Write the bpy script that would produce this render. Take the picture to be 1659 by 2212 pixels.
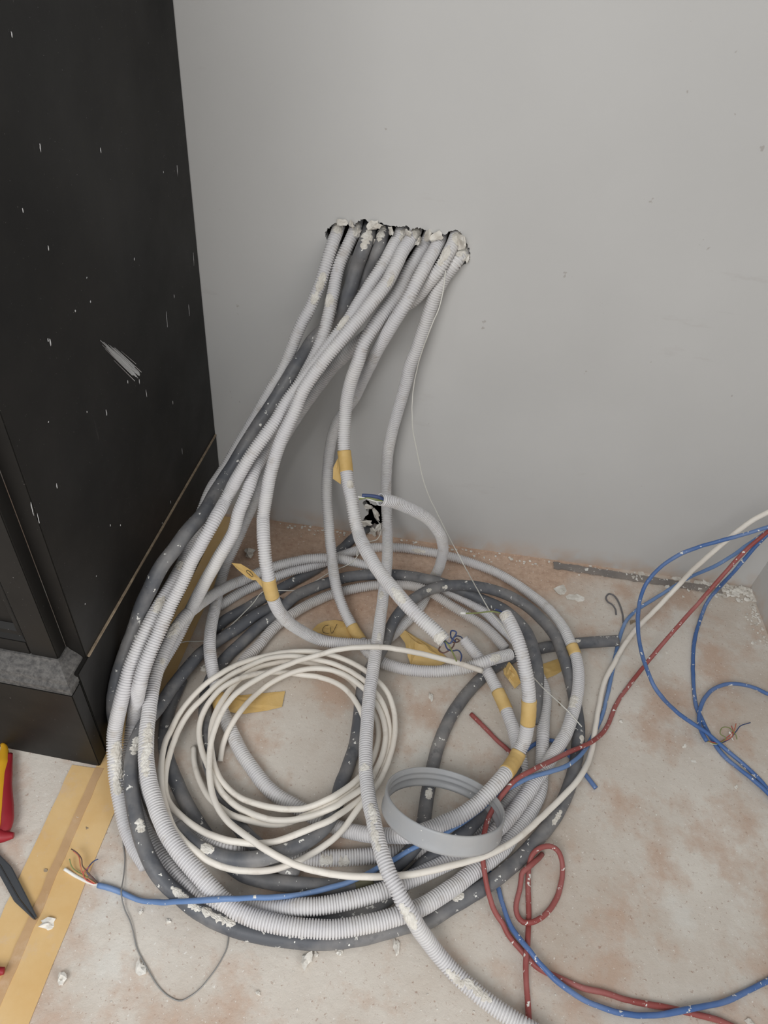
import bpy, bmesh, math, random
import numpy as np
from mathutils import Vector, Matrix, noise
random.seed(7); np.random.seed(7)
SC = bpy.context.scene
for o in list(bpy.data.objects): bpy.data.objects.remove(o)
# ------------------------------------------------------------------ camera
F_PX, W_PX, H_PX = 1490.0, 1659.0, 2212.0
CAM = Vector((0.0, 0.0, 1.0)); WALL_Y = 1.01449
R = [[0.9901259, 0.1384556, -0.0219267], [0.1097424, -0.6682683, 0.7357813], [0.0872201, -0.7309224, -0.6768641]]
cd = bpy.data.cameras.new('camera'); cam = bpy.data.objects.new('camera', cd); SC.collection.objects.link(cam)
cd.sensor_fit = 'VERTICAL'; cd.sensor_height = 24.0; cd.lens = F_PX / H_PX * 24.0
cd.clip_start = .01
m = Matrix(((R[0][0], -R[0][1], -R[0][2], CAM.x), (R[1][0], -R[1][1], -R[1][2], CAM.y), (R[2][0], -R[2][1], -R[2][2], CAM.z), (0, 0, 0, 1)))
cam.matrix_world = m; SC.camera = cam
# ------------------------------------------------------------------ light
SC.view_settings.view_transform = 'Standard'; SC.view_settings.look = 'None'
SC.view_settings.gamma = 1.0; SC.view_settings.use_curve_mapping = False
SC.view_settings.exposure = 0.08
wd = bpy.data.worlds.new('daylight'); SC.world = wd; wd.use_nodes = True
wd.node_tree.nodes['Background'].inputs[0].default_value = (0.93, 0.97, 1.0, 1)
wd.node_tree.nodes['Background'].inputs[1].default_value = 0.54
def area(name, loc, target, size, power, col):
    l = bpy.data.lights.new(name, 'AREA'); l.shape = 'RECTANGLE'; l.size = size[0]; l.size_y = size[1]; l.energy = power; l.color = col
    o = bpy.data.objects.new(name, l); SC.collection.objects.link(o); o.location = loc
    o.rotation_euler = (Vector(target) - Vector(loc)).to_track_quat('-Z', 'Y').to_euler(); return o
area('window_daylight', (-0.75, -1.5, 2.3), (0.15, 0.8, 0.1), (1.5, 1.3), 38.0, (1.0, 0.99, 0.975))
area('window_daylight_side', (2.3, -0.9, 1.15), (0.3, 0.9, 0.3), (1.6, 1.6), 66.0, (1.0, 0.99, 0.975))
# ------------------------------------------------------------------ helpers
COL = SC.collection
def link(o, parent=None):
    COL.objects.link(o)
    if parent: o.parent = parent
    return o
def tag(o, label=None, cat=None, group=None, kind=None):
    if label: o['label'] = label
    if cat: o['category'] = cat
    if group: o['group'] = group
    if kind: o['kind'] = kind
    return o
def empty(name, loc=(0, 0, 0)):
    o = bpy.data.objects.new(name, None); o.empty_display_size = .02; COL.objects.link(o); o.location = loc; return o
def mesh_np(name, V, Fq, mat, parent=None, smooth=True):
    V = np.asarray(V, dtype=np.float32)
    root = np.zeros(3, np.float32)
    me = bpy.data.meshes.new(name)
    if parent is not None:
        root = np.array(parent.location, np.float32)
    else:
        root = np.array([(V[:, 0].min() + V[:, 0].max()) / 2, (V[:, 1].min() + V[:, 1].max()) / 2, V[:, 2].min()], np.float32)
    V = V - root
    if isinstance(Fq, np.ndarray) and Fq.shape[1] == 4:
        n = len(Fq); me.vertices.add(len(V)); me.vertices.foreach_set('co', V.ravel())
        me.loops.add(n * 4); me.loops.foreach_set('vertex_index', Fq.ravel().astype(np.int32))
        me.polygons.add(n); me.polygons.foreach_set('loop_start', np.arange(0, n * 4, 4, dtype=np.int32))
        me.update(calc_edges=True)
    else:
        me.from_pydata([tuple(map(float, v)) for v in V], [], [tuple(map(int, f)) for f in Fq])
    me.polygons.foreach_set('use_smooth', [smooth] * len(me.polygons)); me.update()
    me.materials.append(mat)
    o = bpy.data.objects.new(name, me); COL.objects.link(o)
    if parent is not None: o.parent = parent
    else: o.location = root
    return o
def bm_obj(name, bm, mat, parent=None, smooth=False, world=False):
    me = bpy.data.meshes.new(name); bm.to_mesh(me); bm.free(); me.materials.append(mat)
    me.polygons.foreach_set('use_smooth', [smooth] * len(me.polygons))
    o = bpy.data.objects.new(name, me); COL.objects.link(o)
    if parent is not None:
        o.parent = parent
        if world: me.transform(Matrix.Translation(-Vector(parent.location)))
    elif world:
        c = sum((v.co for v in me.vertices), Vector()) / len(me.vertices); c.z = min(v.co.z for v in me.vertices)
        me.transform(Matrix.Translation(-c)); o.location = c
    return o
# ------------------------------------------------------------------ materials
def newmat(name):
    m = bpy.data.materials.new(name); m.use_nodes = True
    return m, m.node_tree.nodes, m.node_tree.links, m.node_tree.nodes['Principled BSDF']
def lin(c): return tuple([(x / 12.92 if x <= .04045 else ((x + .055) / 1.055) ** 2.4) for x in [v / 255 for v in c]] + [1])
def ramp(N, L, src, stops, interp='LINEAR'):
    r = N.new('ShaderNodeValToRGB'); r.color_ramp.interpolation = interp
    e = r.color_ramp.elements
    while len(e) < len(stops): e.new(.5)
    for i, (p, c) in enumerate(stops): e[i].position = p; e[i].color = c
    L.new(src, r.inputs[0]); return r.outputs[0]
def noi(N, L, scale, detail=4, rough=.55, vec=None, stretch=None, seed=0):
    t = N.new('ShaderNodeTexNoise'); t.inputs['Scale'].default_value = scale; t.inputs['Detail'].default_value = detail; t.inputs['Roughness'].default_value = rough
    g = N.new('ShaderNodeNewGeometry'); mp = N.new('ShaderNodeMapping'); mp.inputs['Location'].default_value = (seed * 3.1, seed * 1.7, seed * 2.3)
    if stretch: mp.inputs['Scale'].default_value = stretch
    L.new(g.outputs['Position'], mp.inputs[0]); L.new(mp.outputs[0], t.inputs[0]); return t.outputs[0]
def mix(N, L, fac, a, b):
    x = N.new('ShaderNodeMix'); x.data_type = 'RGBA'
    for s, v in ((x.inputs[0], fac), (x.inputs[6], a), (x.inputs[7], b)):
        if hasattr(v, 'links') or hasattr(v, 'is_output'): L.new(v, s)
        else: s.default_value = v
    return x.outputs[2]
def bump(N, L, h, bsdf, dist=.001, st=.5):
    b = N.new('ShaderNodeBump'); b.inputs['Distance'].default_value = dist; b.inputs['Strength'].default_value = st
    L.new(h, b.inputs['Height']); L.new(b.outputs[0], bsdf.inputs['Normal'])
g1 = lambda v: (v, v, v, 1)
def dusty(name, base, dust, spots=.66, rough=.6, dark=None, spec=.4, dustamt=.55):
    """surface colour with dust film and plaster spots"""
    m, N, L, B = newmat(name)
    d = ramp(N, L, noi(N, L, 14, 5, seed=1), [(.42, g1(0)), (.72, g1(dustamt))])
    c = mix(N, L, d, base, dust)
    s = ramp(N, L, noi(N, L, 120, 3, .6, seed=2), [(spots, g1(0)), (spots + .02, g1(1))])
    c = mix(N, L, s, c, lin((232, 230, 224)))
    if dark:
        k = ramp(N, L, noi(N, L, 45, 4, .6, seed=5), [(.58, g1(0)), (.7, g1(.5))]); c = mix(N, L, k, c, dark)
    L.new(c, B.inputs['Base Color']); B.inputs['Roughness'].default_value = rough; B.inputs['Specular IOR Level'].default_value = spec
    bump(N, L, noi(N, L, 300, 4), B, .0004, .35)
    return m
M_CON = dusty('grey_corrugated_plastic', lin((214, 212, 213)), lin((228, 225, 220)), .735, .5, lin((186, 178, 170)))
M_CON2 = dusty('dusty_corrugated_plastic', lin((204, 201, 200)), lin((208, 200, 191)), .74, .6, lin((176, 166, 156)))
M_DARK = dusty('dark_grey_plastic_pipe', lin((92, 94, 99)), lin((158, 154, 150)), .66, .5, lin((70, 72, 78)), dustamt=.75)
M_WHITE = dusty('white_cable_sheath', lin((238, 232, 222)), lin((226, 216, 205)), .9, .45, lin((205, 194, 180)))
M_BLUE = dusty('blue_cable_sheath', lin((74, 108, 164)), lin((138, 156, 188)), .63, .45)
M_BLUE2 = dusty('pale_blue_cable_sheath', lin((102, 134, 182)), lin((150, 168, 198)), .66, .45)
M_RED = dusty('red_cable_sheath', lin((150, 74, 70)), lin((182, 126, 122)), .64, .5)
M_RING = dusty('grey_hard_plastic', lin((168, 169, 171)), lin((186, 182, 176)), .7, .4)
M_STEEL, N_, L_, B_ = newmat('galvanised_wire'); B_.inputs['Base Color'].default_value = lin((150, 148, 145)); B_.inputs['Metallic'].default_value = .3; B_.inputs['Roughness'].default_value = .45
M_CORD, N_, L_, B_ = newmat('white_pull_cord'); B_.inputs['Base Color'].default_value = lin((222, 220, 212)); B_.inputs['Roughness'].default_value = .6
def flat(name, c, rough=.5, metal=0.0):
    m, N, L, B = newmat(name); B.inputs['Base Color'].default_value = lin(c); B.inputs['Roughness'].default_value = rough; B.inputs['Metallic'].default_value = metal
    bump(N, L, noi(N, L, 400, 3), B, .0002, .3); return m
WC = {k: flat(k + '_wire_insulation', v) for k, v in dict(blue=(58, 74, 116), green=(128, 136, 84), brown=(98, 70, 62), white=(232, 230, 224), red=(190, 92, 80), orange=(196, 112, 84)).items()}
M_INK = flat('dark_pen_ink', (70, 58, 40))
M_PLASTER, N_, L_, B_ = newmat('broken_plaster')
L_.new(ramp(N_, L_, noi(N_, L_, 60, 5, seed=3), [(.3, lin((198, 191, 180))), (.6, lin((230, 226, 218)))]), B_.inputs['Base Color']); B_.inputs['Roughness'].default_value = .95
bump(N_, L_, noi(N_, L_, 220, 5), B_, .0015, .7)
M_TAPE, N_, L_, B_ = newmat('masking_tape')
L_.new(ramp(N_, L_, noi(N_, L_, 30, 5, seed=4), [(.3, lin((206, 170, 102))), (.7, lin((224, 192, 130)))]), B_.inputs['Base Color']); B_.inputs['Roughness'].default_value = .6
bump(N_, L_, noi(N_, L_, 260, 3, stretch=(1, 1, .2)), B_, .0006, .5)
M_OLIVE = flat('old_olive_tape', (112, 108, 84), .6)
# wall
M_WALL, N_, L_, B_ = newmat('grey_wall_paint')
c_ = ramp(N_, L_, noi(N_, L_, 3.2, 4, .5, seed=1), [(.3, lin((196, 195, 193))), (.7, lin((203, 202, 200)))])
st_ = ramp(N_, L_, noi(N_, L_, 8, 6, .65, stretch=(.6, 1, 2.2), seed=6), [(.64, g1(0)), (.74, g1(.35))])
c_ = mix(N_, L_, st_, c_, lin((176, 170, 166)))
sp_ = ramp(N_, L_, noi(N_, L_, 46, 3, .6, seed=9), [(.735, g1(0)), (.76, g1(.55))]); c_ = mix(N_, L_, sp_, c_, lin((160, 152, 146)))
g_ = N_.new('ShaderNodeNewGeometry'); sx_ = N_.new('ShaderNodeSeparateXYZ'); L_.new(g_.outputs['Position'], sx_.inputs[0])
lo_ = ramp(N_, L_, sx_.outputs['Z'], [(0.0, g1(.75)), (.045, g1(0))])
nn_ = N_.new('ShaderNodeMath'); nn_.operation = 'MULTIPLY'; L_.new(lo_, nn_.inputs[0]); L_.new(ramp(N_, L_, noi(N_, L_, 25, 5), [(.35, g1(0)), (.6, g1(1))]), nn_.inputs[1])
c_ = mix(N_, L_, nn_.outputs[0], c_, lin((196, 172, 152)))
L_.new(c_, B_.inputs['Base Color']); B_.inputs['Roughness'].default_value = .62; B_.inputs['Specular IOR Level'].default_value = .3
bump(N_, L_, noi(N_, L_, 18, 6, .6), B_, .002, .16)
M_CAV = flat('dark_cavity', (52, 44, 38), .95)
# floor
M_FLOOR, N_, L_, B_ = newmat('dusty_plastered_floor')
c_ = ramp(N_, L_, noi(N_, L_, 5, 6, .6, seed=2), [(.32, lin((196, 182, 168))), (.5, lin((210, 201, 190))), (.66, lin((220, 213, 203)))])
b_ = ramp(N_, L_, noi(N_, L_, 9, 7, .65, seed=7), [(.49, g1(0)), (.64, g1(.8))]); c_ = mix(N_, L_, b_, c_, lin((194, 166, 146)))
w_ = ramp(N_, L_, noi(N_, L_, 7, 5, .55, seed=11), [(.62, g1(0)), (.68, g1(.6))]); c_ = mix(N_, L_, w_, c_, lin((222, 219, 212)))
g_ = N_.new('ShaderNodeNewGeometry'); sx_ = N_.new('ShaderNodeSeparateXYZ'); L_.new(g_.outputs['Position'], sx_.inputs[0])
def mth(N, L, op, a, b):
    n = N.new('ShaderNodeMath'); n.operation = op
    for i, v in enumerate((a, b)):
        if hasattr(v, 'is_output'): L.new(v, n.inputs[i])
        else: n.inputs[i].default_value = v
    return n.outputs[0]
dx_ = mth(N_, L_, 'MULTIPLY', mth(N_, L_, 'MAXIMUM', mth(N_, L_, 'SUBTRACT', sx_.outputs['X'], .12), 0.0), .55)   # the brick dust thins out to the right
dd_ = mth(N_, L_, 'SUBTRACT', mth(N_, L_, 'SUBTRACT', sx_.outputs['Y'], dx_), mth(N_, L_, 'MULTIPLY', noi(N_, L_, 7, 5, .6, seed=4), .28))
dust_ = ramp(N_, L_, dd_, [(.60, g1(0)), (.70, g1(.8))]); c_ = mix(N_, L_, dust_, c_, ramp(N_, L_, noi(N_, L_, 90, 5, .7), [(.3, lin((176, 140, 116))), (.7, lin((214, 184, 160)))]))
k_ = ramp(N_, L_, noi(N_, L_, 170, 3, .7, seed=5), [(.61, g1(0)), (.70, g1(.6))]); c_ = mix(N_, L_, k_, c_, lin((150, 112, 92)))
p_ = ramp(N_, L_, noi(N_, L_, 200, 3, .7, seed=8), [(.64, g1(0)), (.70, g1(.8))]); c_ = mix(N_, L_, p_, c_, lin((236, 232, 226)))
L_.new(c_, B_.inputs['Base Color']); B_.inputs['Roughness'].default_value = .85
bump(N_, L_, noi(N_, L_, 60, 8, .7), B_, .004, .4)
# cabinet
M_BLACK, N_, L_, B_ = newmat('black_cabinet_paint')
c_ = ramp(N_, L_, noi(N_, L_, 6, 6, .6, seed=3), [(.35, lin((18, 17, 16))), (.7, lin((32, 30, 28)))])
s_ = ramp(N_, L_, noi(N_, L_, 60, 5, .7, stretch=(1, 1, .12), seed=4), [(.70, g1(0)), (.78, g1(.35))]); c_ = mix(N_, L_, s_, c_, lin((120, 118, 116)))
q_ = ramp(N_, L_, noi(N_, L_, 420, 2, .6, seed=6), [(.73, g1(0)), (.77, g1(.6))]); c_ = mix(N_, L_, q_, c_, lin((150, 148, 144)))
L_.new(c_, B_.inputs['Base Color']); L_.new(ramp(N_, L_, noi(N_, L_, 5, 5, seed=8), [(.3, g1(.38)), (.7, g1(.6))]), B_.inputs['Roughness']); B_.inputs['Specular IOR Level'].default_value = .3
bump(N_, L_, noi(N_, L_, 40, 5), B_, .0006, .25)
M_BLKDUST, N_, L_, B_ = newmat('black_paint_under_dust')
L_.new(ramp(N_, L_, noi(N_, L_, 160, 5, .7, seed=2), [(.3, lin((54, 53, 53))), (.72, lin((112, 109, 106)))]), B_.inputs['Base Color']); B_.inputs['Roughness'].default_value = .8
M_SAND, N_, L_, B_ = newmat('sandy_dust')
L_.new(ramp(N_, L_, noi(N_, L_, 90, 5, .7, seed=2), [(.3, lin((120, 104, 86))), (.7, lin((176, 158, 134)))]), B_.inputs['Base Color']); B_.inputs['Roughness'].default_value = .95
M_SCUFF = flat('white_paint_scuff', (196, 196, 196), .7)
def tape_floor(name, a, b):
    m, N, L, B = newmat(name)
    c = ramp(N, L, noi(N, L, 12, 6, .6, seed=6), [(.3, lin(a)), (.7, lin(b))])
    d = ramp(N, L, noi(N, L, 30, 6, .7, seed=3), [(.55, g1(0)), (.7, g1(.6))]); c = mix(N, L, d, c, lin((212, 186, 156)))
    L.new(c, B.inputs['Base Color']); B.inputs['Roughness'].default_value = .5; bump(N, L, noi(N, L, 45, 6), B, .001, .4); return m
M_FT = tape_floor('amber_floor_tape', (216, 176, 116), (226, 194, 142)); M_FT2 = tape_floor('brown_floor_tape', (186, 148, 106), (206, 172, 132))
# ------------------------------------------------------------------ sweeping tubes
def dense(P, step):
    P = np.asarray(P, float); P = np.vstack([2 * P[0] - P[1], P, 2 * P[-1] - P[-2]]); out = []
    for i in range(1, len(P) - 2):
        p0, p1, p2, p3 = P[i - 1:i + 3]; n = max(1, int(np.ceil(np.linalg.norm(p2 - p1) / step)))
        t = (np.arange(n) / n)[:, None]
        out.append(.5 * (2 * p1 + (p2 - p0) * t + (2 * p0 - 5 * p1 + 4 * p2 - p3) * t ** 2 + (3 * p1 - p0 - 3 * p2 + p3) * t ** 3))
    out.append(P[-2][None]); return np.vstack(out)
class Path:
    def __init__(s, P, step=.002):
        s.X = dense(P, step); d = np.linalg.norm(np.diff(s.X, axis=0), axis=1); s.L = np.r_[0, np.cumsum(d)]; s.len = s.L[-1]
        T = np.gradient(s.X, axis=0); T /= np.linalg.norm(T, axis=1)[:, None] + 1e-12; s.T = T
        U = np.zeros_like(T); u = np.cross(T[0], [0.3, .2, 1]); u /= np.linalg.norm(u)
        for i in range(len(T)):
            u = u - T[i] * (u @ T[i]); u /= np.linalg.norm(u); U[i] = u
        s.U = U
    def at(s, q):
        f = lambda A: np.stack([np.interp(q, s.L, A[:, k]) for k in range(3)], -1)
        X, T, U = f(s.X), f(s.T), f(s.U); T /= np.linalg.norm(T, axis=-1, keepdims=True); U -= T * (U * T).sum(-1, keepdims=True); U /= np.linalg.norm(U, axis=-1, keepdims=True)
        return X, T, U, np.cross(T, U)
def rings(path, st, rad, seg, closed=False):
    X, T, U, W = path.at(np.asarray(st)); a = np.linspace(0, 2 * np.pi, seg, endpoint=False)
    rad = np.asarray(rad); rad = rad[:, None, None] if rad.ndim == 1 else rad[:, :, None]
    V = X[:, None] + rad * (np.cos(a)[None, :, None] * U[:, None] + np.sin(a)[None, :, None] * W[:, None])
    n = len(st); i = np.arange(n - 1)[:, None] * seg; j = np.arange(seg)[None]; k = (np.arange(seg) + 1)[None] % seg
    Fq = np.stack([i + j, i + k, i + seg + k, i + seg + j], -1).reshape(-1, 4)
    return V.reshape(-1, 3), Fq
def cap_faces(V, Fq, seg, n):
    """close the very last and first ring with a degenerate fan of quads"""
    c0, c1 = len(V), len(V) + 1
    V = np.vstack([V, V[:seg].mean(0), V[(n - 1) * seg:n * seg].mean(0)]); j = np.arange(0, seg, 2); e = (n - 1) * seg
    a = np.stack([np.full(len(j), c0), (j + 2) % seg, j + 1, j], -1); b = np.stack([np.full(len(j), c1), e + j, e + j + 1, e + (j + 2) % seg], -1)
    return V, np.vstack([Fq, a, b])
def radius_fn(n, path, r):
    def fn(q):
        if n in VAR:
            X = path.at(q)[0]; return r * (1 + VAR[n] * np.clip((.62 - X[..., 1]) / .22, -1, 1))
        return np.full(np.shape(q), r)
    return fn
PITCH = .0037
def corrugated(path, rf, seg=20, open_end=False):
    prof = [(0.0, .97), (.06, 1.0), (.55, 1.0), (.61, .97), (.66, .81), (.95, .81)]
    n = int(path.len / PITCH); k = np.arange(n)[:, None] * PITCH
    st = (k + np.array([p[0] for p in prof])[None] * PITCH).ravel(); rr = np.tile([p[1] for p in prof], n)
    st = np.minimum(st, path.len - 1e-5); rad = rf(st) * rr
    # a few soft dents
    rad = rad * (1 + .012 * np.sin(st * 61) * np.sin(st * 17 + 1))
    st = list(st); rad = list(rad)
    if open_end:
        e = path.len; r0 = rf(np.array([e]))[0]
        st += [e, e, e - .004, e - .05]; rad += [r0, r0 * .84, r0 * .82, r0 * .82]
    V, Fq = rings(path, st, np.array(rad), seg)
    return cap_faces(V, Fq, seg, len(st))
def plain(path, r, seg=14, step=.006, open_end=False, wob=0.0, hollow=.7):
    n = max(3, int(path.len / step)); st = list(np.linspace(0, path.len, n)); a = np.array(st)
    rad = list(r * (1 + wob * (np.sin(a * 83) * .6 + np.sin(a * 37 + 2) * .4)))
    if open_end: e = path.len; st += [e, e - .002, e - .02]; rad += [r * hollow, r * hollow * .97, r * hollow * .97]
    V, Fq = rings(path, st, np.array(rad), seg); return cap_faces(V, Fq, seg, len(st))
def sleeve(path, a, b, r, seg=24, th=.0004):
    n = max(4, int((b - a) / .002)); st = np.linspace(a, b, n); S = [a - 1e-6] + list(st) + [b + 1e-6]
    rad = [r * .93] + list(r + th * np.sin(np.arange(n) * 1.3) * .3) + [r * .93]
    th_ = np.arange(seg); R2 = np.array(rad)[:, None] * (1 + .006 * np.sin(th_ * 2.1)[None])
    V, Fq = rings(path, S, R2, seg); return V, Fq
def smear(path, s0, half, ang, r, seed):
    """ragged patch of plaster on the side that faces up and outwards"""
    rnd = np.random.RandomState(seed); nu, nv = max(8, int(half * 2 / .0018)), 12
    s = np.clip(np.linspace(s0 - half, s0 + half, nu), .001, path.len - .001); X, T, U, W = path.at(s)
    up = np.array([CAM.x, CAM.y, CAM.z]) - X; up /= np.linalg.norm(up, axis=1)[:, None]; off = rnd.uniform(-.6, .6)
    N1 = up - T * (up * T).sum(1)[:, None]; N1 /= np.linalg.norm(N1, axis=1)[:, None]; B1 = np.cross(T, N1)
    V = []; Fq = []
    for i in range(nu):
        e = math.sqrt(max(0, 1 - ((i / (nu - 1)) * 2 - 1) ** 2)) * rnd.choice([.45, .7, .9, 1.0, 1.1]) + .03
        for j in range(nv + 1):
            t = (j / nv * 2 - 1); a = off + t * ang * e; edge = 1 - abs(t) ** 3
            rr = r * (.97 + .17 * edge * rnd.uniform(.3, 1.0) * min(1, e * 1.5))
            V.append(X[i] + rr * (N1[i] * math.cos(a) + B1[i] * math.sin(a)))
    for i in range(nu - 1):
        for j in range(nv): q = i * (nv + 1) + j; Fq.append((q, q + nv + 1, q + nv + 2, q + 1))
    return np.array(V), np.array(Fq)
def chunk(c, size, seed, squash=(1, 1, .45), sub=2, jag=.45):
    bm = bmesh.new(); bmesh.ops.create_icosphere(bm, subdivisions=sub, radius=.5 * size); o = Vector((seed * 3.7, seed * 1.3, seed * .7))
    for v in bm.verts:
        n = noise.noise(v.co / size * 2.4 + o); v.co *= 1 + jag * n * 1.6
        v.co = Vector((v.co.x * squash[0], v.co.y * squash[1], v.co.z * squash[2]))
    bmesh.ops.rotate(bm, verts=bm.verts, cent=(0, 0, 0), matrix=Matrix.Rotation(seed * 2.1, 3, 'Z'))
    mz = min(v.co.z for v in bm.verts); bmesh.ops.translate(bm, verts=bm.verts, vec=Vector(c) + Vector((0, 0, -mz if c[2] < .001 else 0)))
    return bm
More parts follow.
